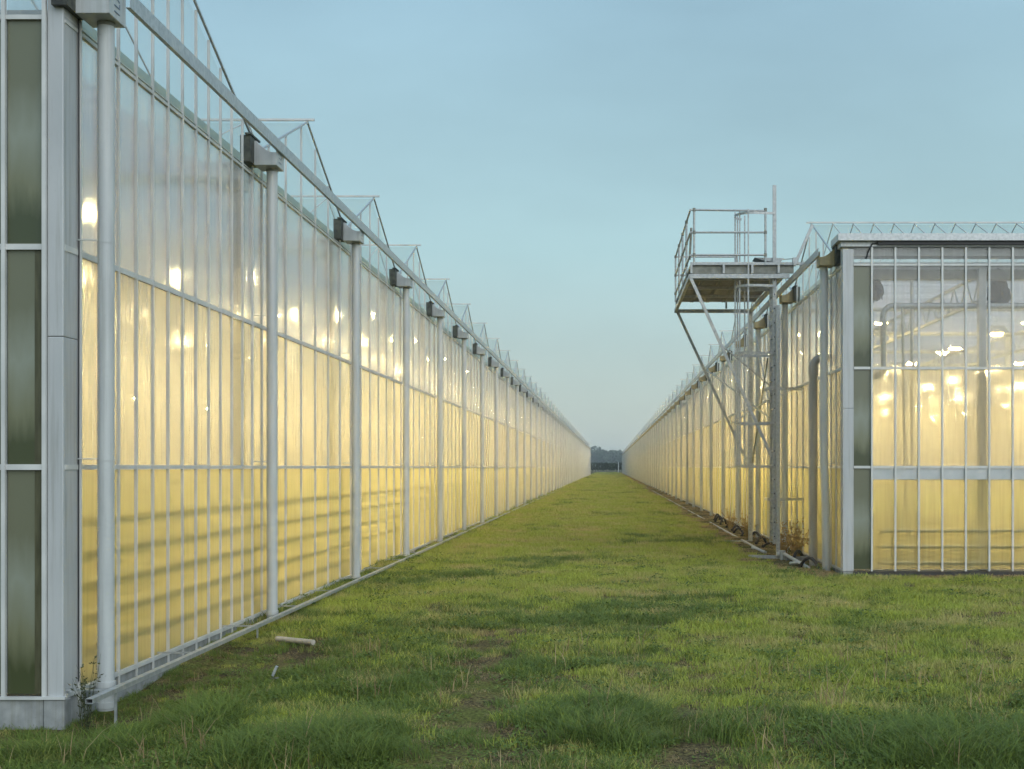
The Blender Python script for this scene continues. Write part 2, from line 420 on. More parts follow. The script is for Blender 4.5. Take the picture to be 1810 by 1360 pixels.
def clip_gable(hs, y0, y1):
    """top outline of the side wall between y0 and y1, as (y, z) points"""
    v = hs.Y0 + 0.05; pts = [y0]
    k = 0
    while v + k * BAY / 2 < y1:
        if v + k * BAY / 2 > y0 + 1e-4: pts.append(v + k * BAY / 2)
        k += 1
    pts.append(y1)
    return [(y, hs.roofz(y)) for y in pts]

def build_house(hs, label, ys_bars, n_single, pane_until, mats, fac_bars, face_panel):
    root = thing("greenhouse", label, "greenhouse", (hs.s * hs.W, hs.Yc, 0.1))
    base = Vector(root.location)
    def part(name, mb, mat, parent=None, kind=None):
        # children carry world-space vertices shifted to the thing's base
        mb.v = [(v[0] - base.x, v[1] - base.y, v[2] - base.z) for v in mb.v]
        o = obj(name, mb, mat, parent or root, kind)
        return o
    W, s = hs.W, hs.s
    tiers = [(GB, T3 - 0.02, mats[0]), (T3 + 0.02, T2 - 0.022, mats[1]), (T2 + 0.022, T1 - 0.02, mats[2])]
    bars = ys_bars
    # glazing bars of the long wall
    rest = MB()
    for i, y in enumerate(bars):
        mb = MB() if i < n_single else rest
        zt = hs.roofz(y) - 0.01
        hs.bx(mb, W - 0.014, W + 0.0, y - 0.011, y + 0.011, GB - 0.10, zt)
        hs.bx(mb, W + 0.001, W + 0.011, y - 0.006, y + 0.006, GB, zt - 0.002)
        if i < n_single: part("glazing_bar", mb, M['alu'])
    if rest.v: part("glazing_bars", rest, M['alu'], kind="stuff")
    # panes
    restp = [MB(), MB(), MB()]; restg = MB()
    for i in range(len(bars) - 1):
        y0, y1 = bars[i] + 0.008, bars[i + 1] - 0.008
        single = bars[i] < pane_until
        for k, (z0, z1, mt) in enumerate(tiers):
            mb = MB() if single else restp[k]
            j = random.uniform(-0.0015, 0.0015)
            hs.bx(mb, W + 0.012 + j, W + 0.018 + j, y0, y1, z0, z1)
            if single: part("pane", mb, mt)
        top = clip_gable(hs, y0, y1)
        mb = MB() if single else restg
        mb.poly([hs.P(W + 0.015, y0, T1 + 0.02), hs.P(W + 0.015, y1, T1 + 0.02)] + [hs.P(W + 0.015, y, z - 0.03) for y, z in reversed(top)])
        if single: part("pane", mb, M['gable'])
    for k in range(3): part("far_panes", restp[k], tiers[k][2], kind="stuff")
    part("far_gable_panes", restg, M['gable'], kind="stuff")
    # transoms along the wall
    Ya, Yb = hs.Yc + 0.02, hs.Yend
    for z, hh in ((T3, 0.018), (T2, 0.022), (T1, 0.012)):
        mb = MB(); hs.bx(mb, W - 0.010, W + 0.022, Ya, Yb, z - hh, z + hh); part("transom", mb, M['alu'])
    mb = MB(); hs.bx(mb, W - 0.006, W + 0.012, Ya, Yb, T1 + 0.034, T1 + 0.042); part("transom", mb, M['alu'])
    mb = MB(); hs.bx(mb, W - 0.012, W + 0.05, Ya, Yb, GB - 0.035, GB - 0.002); part("sill", mb, M['alu'])
    # the strip of sheet between upper transom and gable, just inside
    mb = MB(); hs.bx(mb, W + 0.05, W + 0.054, Ya + 0.1, Yb, T1 + 0.05, T1 + 0.17); part("eaves_strip", mb, M['strip'])
    # plinth
    mb = MB(); hs.bx(mb, W + 0.004, W + 0.16, hs.Yc + 0.0, Yb, -0.25, GB - 0.036)
    p = part("plinth", mb, M['concrete'])
    # gable verges and ridges
    v = hs.Y0 + 0.05
    rb_far = MB(); rf_far = MB()
    for b in range(hs.nb):
        a0, a1, a2 = v + b * BAY, v + b * BAY + BAY / 2, v + (b + 1) * BAY
        mb = MB()
        mb.beam(hs.P(W - 0.02, a0 + 0.12, EAVE + 0.05), hs.P(W - 0.02, a1, RIDGE + 0.01), 0.022, 0.022)
        mb.beam(hs.P(W - 0.02, a1, RIDGE + 0.01), hs.P(W - 0.02, a2 - 0.12, EAVE + 0.05), 0.022, 0.022)
        part("gable_verge", mb, M['galv'])
        mb = MB(); mb.beam(hs.P(W - 0.11, a1, RIDGE + 0.04), hs.P(W + hs.deep, a1, RIDGE + 0.04), 0.04, 0.026)
        part("ridge_cap", mb, M['alu'])
        # roof: glass sheets both slopes; bars singly on near bays
        mb = MB()
        mb.poly([hs.P(W, a0 + 0.1, EAVE + 0.04), hs.P(W + hs.deep, a0 + 0.1, EAVE + 0.04), hs.P(W + hs.deep, a1, RIDGE), hs.P(W, a1, RIDGE)])
        mb.poly([hs.P(W, a1, RIDGE), hs.P(W + hs.deep, a1, RIDGE), hs.P(W + hs.deep, a2 - 0.1, EAVE + 0.04), hs.P(W, a2 - 0.1, EAVE + 0.04)])
        part("roof_glass", mb, M['roof'])
        step = 0.372 if s > 0 and b == 0 else 0.75
        lim = 14 if b < 6 else 3.1
        if b < 26:
            bars_mb = MB()
            l = W + step
            while l < W + lim:
                bars_mb.beam(hs.P(l, a0 + 0.1, EAVE + 0.055), hs.P(l, a1, RIDGE + 0.015), 0.014, 0.016)
                bars_mb.beam(hs.P(l, a1, RIDGE + 0.015), hs.P(l, a2 - 0.1, EAVE + 0.055), 0.014, 0.016)
                l += step
            part("roof_bars", bars_mb, M['alu'], kind="stuff")
    # valley gutters running into the house, their dark open ends by the wall
    for b in range(hs.nb + 1):
        yv = v + b * BAY
        mb = MB()
        hs.bx(mb, W + 0.09, W + hs.deep, yv - 0.13, yv + 0.13, EAVE - 0.33, EAVE - 0.14)
        g1 = part("valley_gutter", mb, M['int_steel'])
        mb = MB()
        hs.bx(mb, W - 0.05, W + 0.06, yv - 0.42, yv - 0.09, EAVE - 0.20, EAVE + 0.08)
        hs.bx(mb, W - 0.065, W + 0.0, yv - 0.45, yv - 0.06, EAVE + 0.081, EAVE + 0.10)
        part("gutter_end", mb, M['gutter_end'])
    # downpipes with their boxes
    for b in range(hs.nb + 1):
        y = hs.Y0 + b * BAY
        lean = 0.10 if (s > 0 and b == 0) else 0
        mb = MB(); pl = W - 0.19
        if lean:
            mb.tube([hs.P(pl, y, EAVE - 0.19), hs.P(pl, y, 2.0), hs.P(pl + 0.03, y, 1.2), hs.P(pl + lean * 0.45, y + 0.03, 0.0)], 0.068, 16)
        else:
            mb.tube([hs.P(pl, y, EAVE - 0.19), hs.P(pl, y, 0.0)], 0.060, 16)
        near = b < 7
        dp = part("downpipe", mb, M['pvc'])
        mb = MB()
        o0, o1 = W - 0.285, W - 0.045
        ya, yb = y - 0.21, y + 0.12
        zb, zt = EAVE - 0.205, EAVE + 0.055
        # sheet box: deep end at the gutter, dropping in a curve to the rail
        ring = lambda yy: [hs.P(o1, yy, zt), hs.P(o1, yy, zb), hs.P(o0, yy, zb), hs.P(o0, yy, zt - 0.125),
                           hs.P(o0 + 0.05, yy, zt - 0.12), hs.P(o0 + 0.10, yy, zt - 0.10), hs.P(o0 + 0.15, yy, zt - 0.065), hs.P(o1 - 0.05, yy, zt - 0.035), hs.P(o1 - 0.03, yy, zt)]
        mb.prism(ring(ya), ring(yb))
        # raised outer plate that carries the rail
        hs.bx(mb, o0 - 0.006, o0 - 0.001, ya, yb, zb, zt - 0.03)
        bo = part("rainwater_box", mb, M['box'] if s < 0 else M['box_ochre'], dp)
        if near: bevel(bo, 0.004)
        # the neck where pipe meets box
        mb = MB(); mb.tube([hs.P(pl, y, zb + 0.0), hs.P(pl, y, zb - 0.03)], 0.064, 16); part("pipe_neck", mb, M['galv_dark'], dp)
        if b < 4:
            # faint printed mark on the outer plate, letters turned on their side
            mb = MB(); lx = o0 - 0.009; yo = ya + 0.10; zo = zb + 0.05
            def stroke(p, q, t=0.008):
                mb.beam(hs.P(lx, yo + p[0], zo + p[1]), hs.P(lx, yo + q[0], zo + q[1]), 0.003, t, up=(0, 0, 1))
            stroke((0.0, 0.0), (0.10, 0.0))
            stroke((0.0, 0.045), (0.10, 0.045)); stroke((0.10, 0.045), (0.10, 0.075), 0.01)
            stroke((0.0, 0.085), (0.0, 0.15), 0.01); stroke((0.02, 0.115), (0.10, 0.09)); stroke((0.02, 0.12), (0.10, 0.15))
            part("printed_mark", mb, M['ink'], dp)
        if b < 9:
            for zc in (H + 1.66, H + 0.06):
                mb = MB(); mb.tube([hs.P(pl, y, zc - 0.014), hs.P(pl, y, zc + 0.014)], 0.0625, 16, False)
                mb.tube([hs.P(pl + 0.04, y - 0.055, zc), hs.P(pl + 0.08, y - 0.075, zc), hs.P(W - 0.01, y - 0.08, zc)], 0.005, 6)
                part("pipe_clamp", mb, M['pvc'], dp)
            if s < 0:
                for zc in (0.19, 0.04):
                    mb = MB(); mb.tube([hs.P(pl, y, zc - 0.022), hs.P(pl, y, zc + 0.022)], 0.069, 16); part("pipe_collar", mb, M['pvc'], dp)
    # rail that ties the boxes together
    mb = MB(); r0, r1, zr = W - 0.322, W - 0.294, EAVE - 0.045
    yst = hs.Y0 + 0.13 if s < 0 else hs.Y0 - 0.25
    hs.bx(mb, r0, r0 + 0.004, yst, hs.Yend, zr, zr + 0.11)
    hs.bx(mb, r0, r1 + 0.008, yst, hs.Yend, zr - 0.004, zr)
    hs.bx(mb, r0, r1 - 0.01, yst, hs.Yend, zr + 0.11, zr + 0.114)
    part("gutter_rail", mb, M['galv'])
    # corner post: two flat flashings meeting at the corner
    fac = 0.11 if s < 0 else 0.17
    side_w = 0.26 if s < 0 else 0.10
    mb = MB()
    ztop = EAVE - 0.02 if s > 0 else EAVE + 0.2
    for za, zb_ in ((GB - 0.03, 2.72), (2.723, ztop)):
        hs.bx(mb, W - 0.004, W + fac, hs.Yc - 0.004, hs.Yc + side_w, za, zb_)
    bevel(part("corner_post", mb, M['post']), 0.006)
    if s < 0:
        mb = MB(); hs.bx(mb, W - 0.02, W + 0.13, hs.Yc - 0.03, hs.Yc + 0.10, -0.3, GB - 0.037); bevel(part("corner_block", mb, M['concrete']), 0.01)
        mb = MB(); hs.bx(mb, W + 0.134, W + 14, hs.Yc - 0.02, hs.Yc + 0.13, -0.3, GB - 0.037); part("plinth", mb, M['concrete'])
        mb = MB(); hs.bx(mb, W - 0.03, W + 14, hs.Yc - 0.04, hs.Yc + 0.0, GB - 0.034, GB - 0.014); part("sill", mb, M['alu'])
        mb = MB(); hs.bx(mb, W - 0.024, W - 0.004, hs.Yc + 0.26, hs.Yc + 0.285, GB + 0.15, EAVE); part("edge_strip", mb, M['alu'])
        mb = MB(); mb.tube([hs.P(W - 0.012, hs.Yc + 0.25, GB + 0.05), hs.P(W - 0.010, hs.Yc + 0.252, 1.9), hs.P(W - 0.014, hs.Yc + 0.25, 3.6), hs.P(W - 0.012, hs.Yc + 0.25, EAVE)], 0.005, 6); part('cable', mb, M['black'])
    else:
        mb = MB(); hs.bx(mb, W + 0.02, W + 14, hs.Yc + 0.03, hs.Yc + 0.15, -0.2, GB - 0.037); part("plinth", mb, M['concrete_dark'])
    # facade at the near end
    fb = [W + f for f in fac_bars]
    ft = [(GB, T3 - 0.02, mats[3]), (T3 + 0.02, T2 - 0.02, mats[4]), (T2 + 0.02, T1 - 0.0, mats[5]), (T1 + 0.035, EAVE - 0.005 if s > 0 else EAVE + 0.1, mats[5])]
    for l in fb:
        mb = MB(); bw = 0.028 if s < 0 else 0.0145
        hs.bx(mb, l - bw / 1, l + bw / 1 if s > 0 else l, hs.Yc - 0.03, hs.Yc, GB - 0.03, EAVE - 0.0 if s > 0 else EAVE + 0.2)
        part("glazing_bar", mb, M['alu'])
    edges = [W + fac] + fb
    for i in range(len(edges) - 1):
        l0, l1 = edges[i] + 0.004, edges[i + 1] - (0.03 if s < 0 else 0.004)
        if l1 - l0 < 0.1: continue
        for k, (z0, z1, mt) in enumerate(ft):
            if s > 0 and k == 0 and i > 0: z1 = T3 - 0.197
            mb = MB(); hs.bx(mb, l0, l1, hs.Yc + 0.012, hs.Yc + 0.018, z0, z1)
            part("corner_panel" if i <= face_panel and k < 3 else "pane", mb, M['moss_panel'] if i <= face_panel and k < 3 else mt)
    for z, hh in ((T3, 0.02), (T2, 0.02), (T1 + 0.018, 0.016)):
        mb = MB(); hs.bx(mb, W + fac + 0.003, fb[-1], hs.Yc - 0.016, hs.Yc + 0.03, z - hh, z + hh); part("transom", mb, M['alu'])
    if s < 0:
        mb = MB(); hs.bx(mb, W + 0.143, W + 0.205, hs.Yc + 0.008, hs.Yc + 0.0115, GB, T2 - 0.02); part('painted_column_strip', mb, M['column_shade'])  # added strip, paints the inner column's dark shape onto the opaque panel
    if face_panel >= 0:
        mb = MB(); hs.bx(mb, W + fac, edges[min(face_panel + 1, len(edges) - 1)], hs.Yc + 0.03, hs.Yc + 0.09, GB, T1); part("panel_backing", mb, M['int_steel'])
    if s > 0:
        # eaves gutter over the facade
        mb = MB()
        hs.bx(mb, W - 0.09, W + 14, hs.Yc - 0.10, hs.Yc + 0.62, EAVE + 0.10, EAVE + 0.21)
        hs.bx(mb, W - 0.03, W + 14, hs.Yc + 0.005, hs.Yc + 0.5, EAVE + 0.02, EAVE + 0.098)
        part("eaves_gutter", mb, M['galv'])
        mb = MB(); hs.bx(mb, W + 0.55, W + 14, hs.Yc - 0.05, hs.Yc - 0.0, EAVE + 0.04, EAVE + 0.098)
        mb.tube([hs.P(W + 0.56, hs.Yc - 0.03, EAVE + 0.07), hs.P(W + 0.46, hs.Yc - 0.03, EAVE + 0.06), hs.P(W + 0.40, hs.Yc - 0.025, EAVE - 0.06), hs.P(W + 0.36, hs.Yc - 0.02, EAVE - 0.18)], 0.012, 6)
        part("rubber_seal", mb, M['black'])
        # horizontal steel just behind the lower transom
        mb = MB(); hs.bx(mb, W + 0.46, W + 14, hs.Yc + 0.002, hs.Yc + 0.06, T3 - 0.195, T3 - 0.022); part("wall_beam", mb, M['int_steel'])
        mb = MB(); hs.bx(mb, W + 0.42, W + 14, hs.Yc + 0.3, hs.Yc + 0.5, T1 - 0.17, T1 - 0.01); part("wall_beam", mb, M['galv_dark'])
        mb = MB(); hs.bx(mb, W + 0.2, W + 14, hs.Yc + 0.25, hs.Yc + 0.6, T1 + 0.20, EAVE + 0.015); part("wall_beam", mb, M['int_steel'])
    # interior: columns by the wall, columns deeper in, lattice girders, heating pipes, floor, crop, screens
    far = MB()
    for b in range(hs.nb + 1):
        yv = hs.Y0 + b * BAY
        if s < 0 and b == 0: continue
        mb = MB() if b < 14 else far
        cl = W + 0.18
        yy = yv if not (s > 0 and b == 0) else yv + 0.3
        hs.bx(mb, cl - 0.05, cl + 0.05, yy - 0.06, yy + 0.06, 0.05, EAVE - 0.35)
        hs.bx(mb, cl - 0.08, cl + 0.25, yy - 0.10, yy + 0.10, EAVE - 0.45, EAVE - 0.34)
        if b < 14: part("support_column", mb, M['column'])
    part("far_columns", far, M['int_steel'], kind="stuff")
    # translucent shade cloth drawn under the roof, one sagging sheet per bay with a gap at each valley
    cr2 = random.Random(9)
    for b in range(hs.nb):
        a0 = v + b * BAY + (0.25 if b else -0.2); a1 = v + (b + 1) * BAY - 0.15 - cr2.uniform(0, .25)
        ny = 12 if b < 10 else 3; ls = [W + 0.35, W + 2, W + 4, W + 7, W + 11, W + 16, W + hs.deep]
        mb = MB(); k = 0
        for i in range(ny + 1):
            t_ = i / ny; yy = a0 + (a1 - a0) * t_
            for l in ls: mb.v.append(hs.P(l, yy, EAVE - 0.30 - 0.05 * math.sin(t_ * math.pi) - (cr2.uniform(0, .025) if ny > 4 else 0)))
        for i in range(ny):
            for j in range(len(ls) - 1):
                q = i * len(ls) + j; mb.f.append((q, q + 1, q + 1 + len(ls), q + len(ls))); mb.sm.append(True)
        part("shade_cloth", mb, M['cloth'])
        if b < 12:
            mb = MB(); mb.tube([hs.P(W + 0.3, a1 + 0.03, EAVE - 0.34), hs.P(W + hs.deep, a1 + 0.03, EAVE - 0.34)], 0.05, 8); part("cloth_bundle", mb, M['screen'])
    inner = [W + 2.25, W + 5.7, W + 8.5, W + 15] if s > 0 else [W + 3.7, W + 6.8, W + 9.8, W + 15]
    deepc = MB()
    for l in inner:
        for b in range(0, hs.nb, 1):
            yy = hs.Yc + 0.22 if b == 0 else hs.Y0 + b * BAY
            if s > 0 and b == 0 and l == inner[0]:
                mb = MB(); hs.bx(mb, l - 0.05, l + 0.07, yy - 0.06, yy + 0.06, 0.05, EAVE - 0.3); part("support_column", mb, M['int_steel'])
            elif b % 2 == 0 and not (s < 0 and b == 0):
                hs.bx(deepc, l - 0.05, l + 0.05, yy - 0.05, yy + 0.05, 0.05, EAVE - 0.33)
    part("inner_columns", deepc, M['int_steel'], kind="stuff")
    gird = MB()
    for l in inner[:3]:
        for dz in (0.0, -0.42):
            hs.bx(gird, l - 0.025, l + 0.025, hs.Yc + 0.3, hs.Y0 + 14 * BAY, EAVE - 0.42 + dz, EAVE - 0.37 + dz)
        y = hs.Yc + 0.3; up = True
        while y < hs.Y0 + 14 * BAY:
            gird.beam(hs.P(l, y, EAVE - 0.40 - (0 if up else 0.42)), hs.P(l, y + 0.4, EAVE - 0.40 - (0.42 if up else 0)), 0.02, 0.02)
            y += 0.4; up = not up
    part("lattice_girders", gird, M['int_steel'], kind="stuff")
    for k in range(6):
        z = GB + 0.05 + 0.235 * k
        mb = MB(); mb.tube([hs.P(W + 0.105, hs.Yc + 0.5, z), hs.P(W + 0.105, hs.Yend - 1, z)], 0.021, 8)
        if s > 0:
            pass
        part("heating_pipe", mb, M['white_int'])
    if s > 0:
        for z in (H - 1.0, H - 1.25, H - 1.51):
            mb = MB(); mb.tube([hs.P(W + 0.62, hs.Yc + 0.055, z), hs.P(W + 14, hs.Yc + 0.055, z)], 0.019, 10); part("heating_pipe", mb, M['white_int'])
    mb = MB(); hs.bx(mb, W + 0.17, W + hs.deep, hs.Yc + 0.16, hs.Yend, -0.1, 0.145); part("floor", mb, M['floor'])
    # crop: low leafy rows running into the house
    cm = MB(); cr = random.Random(3)
    y = hs.Yc + 1.6
    while y < hs.Yend - 2:
        big = y > 90
        st = 2.5 if big else 0.5
        l = W + 0.9
        top = []
        n = int((hs.deep - 2) / st) if not big else 3
        n = min(n, 26 if not big else 3)
        pts = [(l + i * st, 0.75 + cr.uniform(-0.12, 0.12)) for i in range(n + 1)]
        for (la, ha), (lb, hb) in zip(pts, pts[1:]):
            cm.poly([hs.P(la, y - 0.30, 0.15), hs.P(lb, y - 0.30, 0.15), hs.P(lb, y - 0.2, hb), hs.P(la, y - 0.2, ha)])
            cm.poly([hs.P(la, y - 0.2, ha), hs.P(lb, y - 0.2, hb), hs.P(lb, y + 0.2, hb + 0.05), hs.P(la, y + 0.2, ha + 0.05)])
            cm.poly([hs.P(la, y + 0.2, ha + 0.05), hs.P(lb, y + 0.2, hb + 0.05), hs.P(lb, y + 0.3, 0.15), hs.P(la, y + 0.3, 0.15)])
        cm.poly([hs.P(l, y - 0.3, 0.15), hs.P(l, y - 0.2, pts[0][1]), hs.P(l, y + 0.2, pts[0][1]), hs.P(l, y + 0.3, 0.15)])
        y += 1.2
    part("crop_rows", cm, M['crop'], kind="stuff")
    # white screens closing the far side and the far end
    mb = MB(); hs.bx(mb, W + hs.deep, W + hs.deep + 0.02, hs.Yc, hs.Yend, 0, EAVE - 0.3); part("side_screen", mb, M['screen'])
    mb = MB(); hs.bx(mb, W + 0.02, W + hs.deep, hs.Yend, hs.Yend + 0.05, 0, EAVE - 0.2); part("end_wall", mb, M['post'])
    if s > 0:
        mb = MB(); hs.bx(mb, W + 0.4, W + hs.deep, 57.2, 57.22, 0.15, EAVE - 0.75); part("added_partition", mb, M['baffle_cloth'])  # partition added to cut off the stacked far lamps and even the glow
    return root, part

left = House(-1, 3.90, 9.45, 9.76, 51, 26)
right = House(1, 3.70, 21.0, 21.70, 72, 26)
lb = [9.72 + 0.394 * k for k in range(14)] + [15.14 + 0.8 * k for k in range(int((left.Yend - 15.14) / 0.8) + 1)]
rb = [21.12, 21.62, 22.12] + [22.92 + 0.8 * k for k in range(int((right.Yend - 22.92) / 0.8) + 1)]
left_root, _ = build_house(left, "long lit greenhouse along the left of the grass, white downpipe at its corner", lb, 70, 36, [M['frost'], M['mid'], M['upper'], M['fac_low'], M['fac_mid'], M['fac_up']],
            [0.11 + 0.03, 0.43] + [0.43 + 0.39 * k for k in range(1, 26)], 99)
right_root, rpart = build_house(right, "lit greenhouse at right with its end wall facing the viewer, behind the ladder tower", rb, 50, 46, [M['frost'], M['mid'], M['upper'], M['fac_low'], M['fac_mid'], M['fac_up']],
            [0.455 + 0.372 * k for k in range(0, 34)], 0)

# right house: pipework and folded cloths behind the end wall
def interior_bits():
    W = 3.70; Y = 21.32
    X = lambda px: (px - 1077.5) * Y / 2341
    Z = lambda py: H + (826 - py) * Y / 2341
    mb = MB()
    arc = [(X(1578) - 0.16 * math.cos(a), Y, Z(562) + 0.19 * math.sin(a)) for a in [i * math.pi / 2 / 8 for i in range(9)]]
    arc2 = [(X(1562) - 0.17 * (1 - math.cos(a)), Y, Z(648) - 0.16 * math.sin(a)) for a in [i * math.pi / 2 / 7 for i in range(8)]]
    mb.tube([(X(1545), Y, Z(672))] + arc2[::-1] + [(X(1562), Y, Z(640))] + arc + [(X(1700), Y, Z(541)), (X(2600), Y, Z(541))], 0.047, 12)
    rpart("irrigation_pipe", mb, M['galv'])
    mb = MB(); mb.tube([(X(1545), Y + .05, Z(487)), (X(1604), Y + .05, Z(487)), (X(1611), Y + .05, Z(490)), (X(1613), Y + .05, Z(498)), (X(1613), Y + .05, 0.2)], 0.026, 10)
    rpart("irrigation_pipe", mb, M['galv'])
    mb = MB(); mb.tube([(X(1595), Y, Z(541)), (X(1597), Y, Z(700)), (X(1601), Y, Z(942))], 0.022, 10)
    rpart("irrigation_pipe", mb, M['galv'])
    mb = MB(); mb.box(X(1568), X(1572), Y, Y + .03, 0.2, Z(852)); rpart("irrigation_pipe", mb, M['galv'])
interior_bits()

def folded_cloth(px0, px1, py0, py1, Y, label, seed):
    r = random.Random(seed)
    X = lambda px: (px - 1077.5) * Y / 2341
    Z = lambda py: H + (826 - py) * Y / 2341
    mb = MB(); rows, cols = 10, 18; g = []
    cx = (X(px0) + X(px1)) / 2; hw = (X(px1) - X(px0)) / 2
    for i in range(rows + 1):
        t = i / rows; z = Z(py0) + (Z(py1) - Z(py0)) * t
        wd = hw * (0.45 + 0.55 * math.sin(min(1, t * 1.25) * math.pi / 2)) * (1 if t < .9 else .8)
        for j in range(cols):
            a = 2 * math.pi * j / cols; f = 1 + r.uniform(-.13, .13) * (0.4 + t)
            g.append((cx - hw * 0.25 * (1 - t) + wd * f * math.cos(a), Y + 0.18 * f * math.sin(a), z + r.uniform(-.015, .015) + (r.uniform(-.06, .03) if i == rows else 0)))
    k = 0; mb.v += g
    for i in range(rows):
        for j in range(cols):
            j2 = (j + 1) % cols; mb.f.append((i*cols+j, i*cols+j2, (i+1)*cols+j2, (i+1)*cols+j)); mb.sm.append(False)
    mb.f.append(tuple(range(cols))); mb.sm.append(False); mb.f.append(tuple(rows*cols + j for j in range(cols))[::-1]); mb.sm.append(False)
    return tag(obj("screen_cloth", mb, M['bag']), label, "folded screen")
folded_cloth(1536, 1562, 488, 528, 21.55, "small dark ragged bundle of screen cloth behind the first pane of the end wall", 1)
folded_cloth(1748, 1786, 478, 540, 21.75, "larger dark folded screen cloth beside the steel column of the end wall", 2)

# grow lamps: things where their glow can be seen, the far ones as one mass
def lamp_mesh():
    a = MB(); a.prism([(-.25, -.13, 0), (.25, -.13, 0), (.25, .13, 0), (-.25, .13, 0)], [(-.14, -.07, .16), (.14, -.07, .16), (.14, .07, .16), (-.14, .07, .16)])
    b = MB(); b.prism([(-.09, -.03, -.04), (.09, -.03, -.04), (.09, .03, -.04), (-.09, .03, -.04)], [(-.13, -.065, -.003), (.13, -.065, -.003), (.13, .065, -.003), (-.13, .065, -.003)])
    return a.mesh("lamp_hood", M['int_steel']), b.mesh("lamp_tube", M['lamp'])
hood_me, tube_me = lamp_mesh()
ORD = ["first", "second", "third", "fourth", "fifth", "sixth", "seventh", "eighth", "ninth", "tenth", "eleventh", "twelfth", "thirteenth", "fourteenth"]
def lamps(hs, first, cols, rows_single, side):
    far = MB(); far_h = MB()
    for i in range(hs.nb):
        y = first + i * BAY
        if y > hs.Yend - 1: break
        for j, l in enumerate(cols):
            if (hs.s < 0 and ((y < 23 and j == 0) or y < 13)): continue
            if hs.s > 0 and i == 1 and j == 1: continue
            x = hs.s * l; z = H + 2.76
            if i < rows_single and j < 4:
                t = thing("grow_lamp", f"grow lamp glowing {ORD[j]} from the glass in the {ORD[i]} lit row, {side} greenhouse", "grow lamp", (x, y, z), f"grow lamps inside the {side} greenhouse")
                put("lamp_hood", hood_me, t); put("lamp_tube", tube_me, t)
                mb = MB(); mb.box(-.006, .006, -.006, .006, .16, EAVE - 0.3 - z); obj("hanger", mb, M['int_steel'], t)
            else:
                far.prism([(x-.09, y-.03, z-.04), (x+.09, y-.03, z-.04), (x+.09, y+.03, z-.04), (x-.09, y+.03, z-.04)], [(x-.13, y-.065, z-.003), (x+.13, y-.065, z-.003), (x+.13, y+.065, z-.003), (x-.13, y+.065, z-.003)])
    o = obj("far_grow_lamps", far, M['lamp']); o["kind"] = "stuff"; o["label"] = f"rows of distant grow lamps glowing inside the {side} greenhouse"
lamps(left, 14.3, [6.05, 9.15, 12.2, 15.2, 19, 23], 14, "left")
lamps(right, 27.4, [5.2, 8.0, 10.8, 13.8, 18, 23], 12, "right")

# ------------------------------------------------------------------ rails along the walls, at ground level
def ground_rail(hs, l, y0, y1, z, label, wd=0.05, ht=0.03, bra=True):
    t = thing("ground_rail", label, "rail", (hs.s * l, y0, 0.1))
    def shift(mb):
        mb.v = [(v[0] - hs.s * l, v[1] - y0, v[2] - 0.1) for v in mb.v]; return mb
    mb = MB()
    x = hs.s * l
    # hollow rectangular tube
    tk = 0.003
    mb.box(x - wd/2, x + wd/2, y0, y1, z - tk, z)
    mb.box(x - wd/2, x + wd/2, y0, y1, z - ht, z - ht + tk)
    mb.box(x - wd/2, x - wd/2 + tk, y0, y1, z - ht + tk, z - tk)
    mb.box(x + wd/2 - tk, x + wd/2, y0, y1, z - ht + tk, z - tk)
    obj("tube", shift(mb), M['galv'], t)
    if bra:
        y = y0 + 0.45; i = 0
        while y < min(y1, y0 + 60):
            mb = MB(); hs.bx(mb, l + wd/2, hs.W - 0.0, y - 0.012, y + 0.012, z - 0.022, z - 0.010)
            if i % 2 == 0: mb.box(x - 0.008, x + 0.008, y + 0.03, y + 0.046, -0.1, z - ht)
            obj("bracket", shift(mb), M['galv'], t)
            y += 1.92; i += 1
    return t
ground_rail(left, 3.56, 9.06, left.Yend, 0.205, "long galvanised rail on short brackets along the foot of the left greenhouse", 0.05, 0.034)
ground_rail(right, 3.04, 26.6, right.Yend - 40, 0.13, "thin pale rail lying in dry grass along the foot of the right greenhouse", 0.05, 0.035, False)

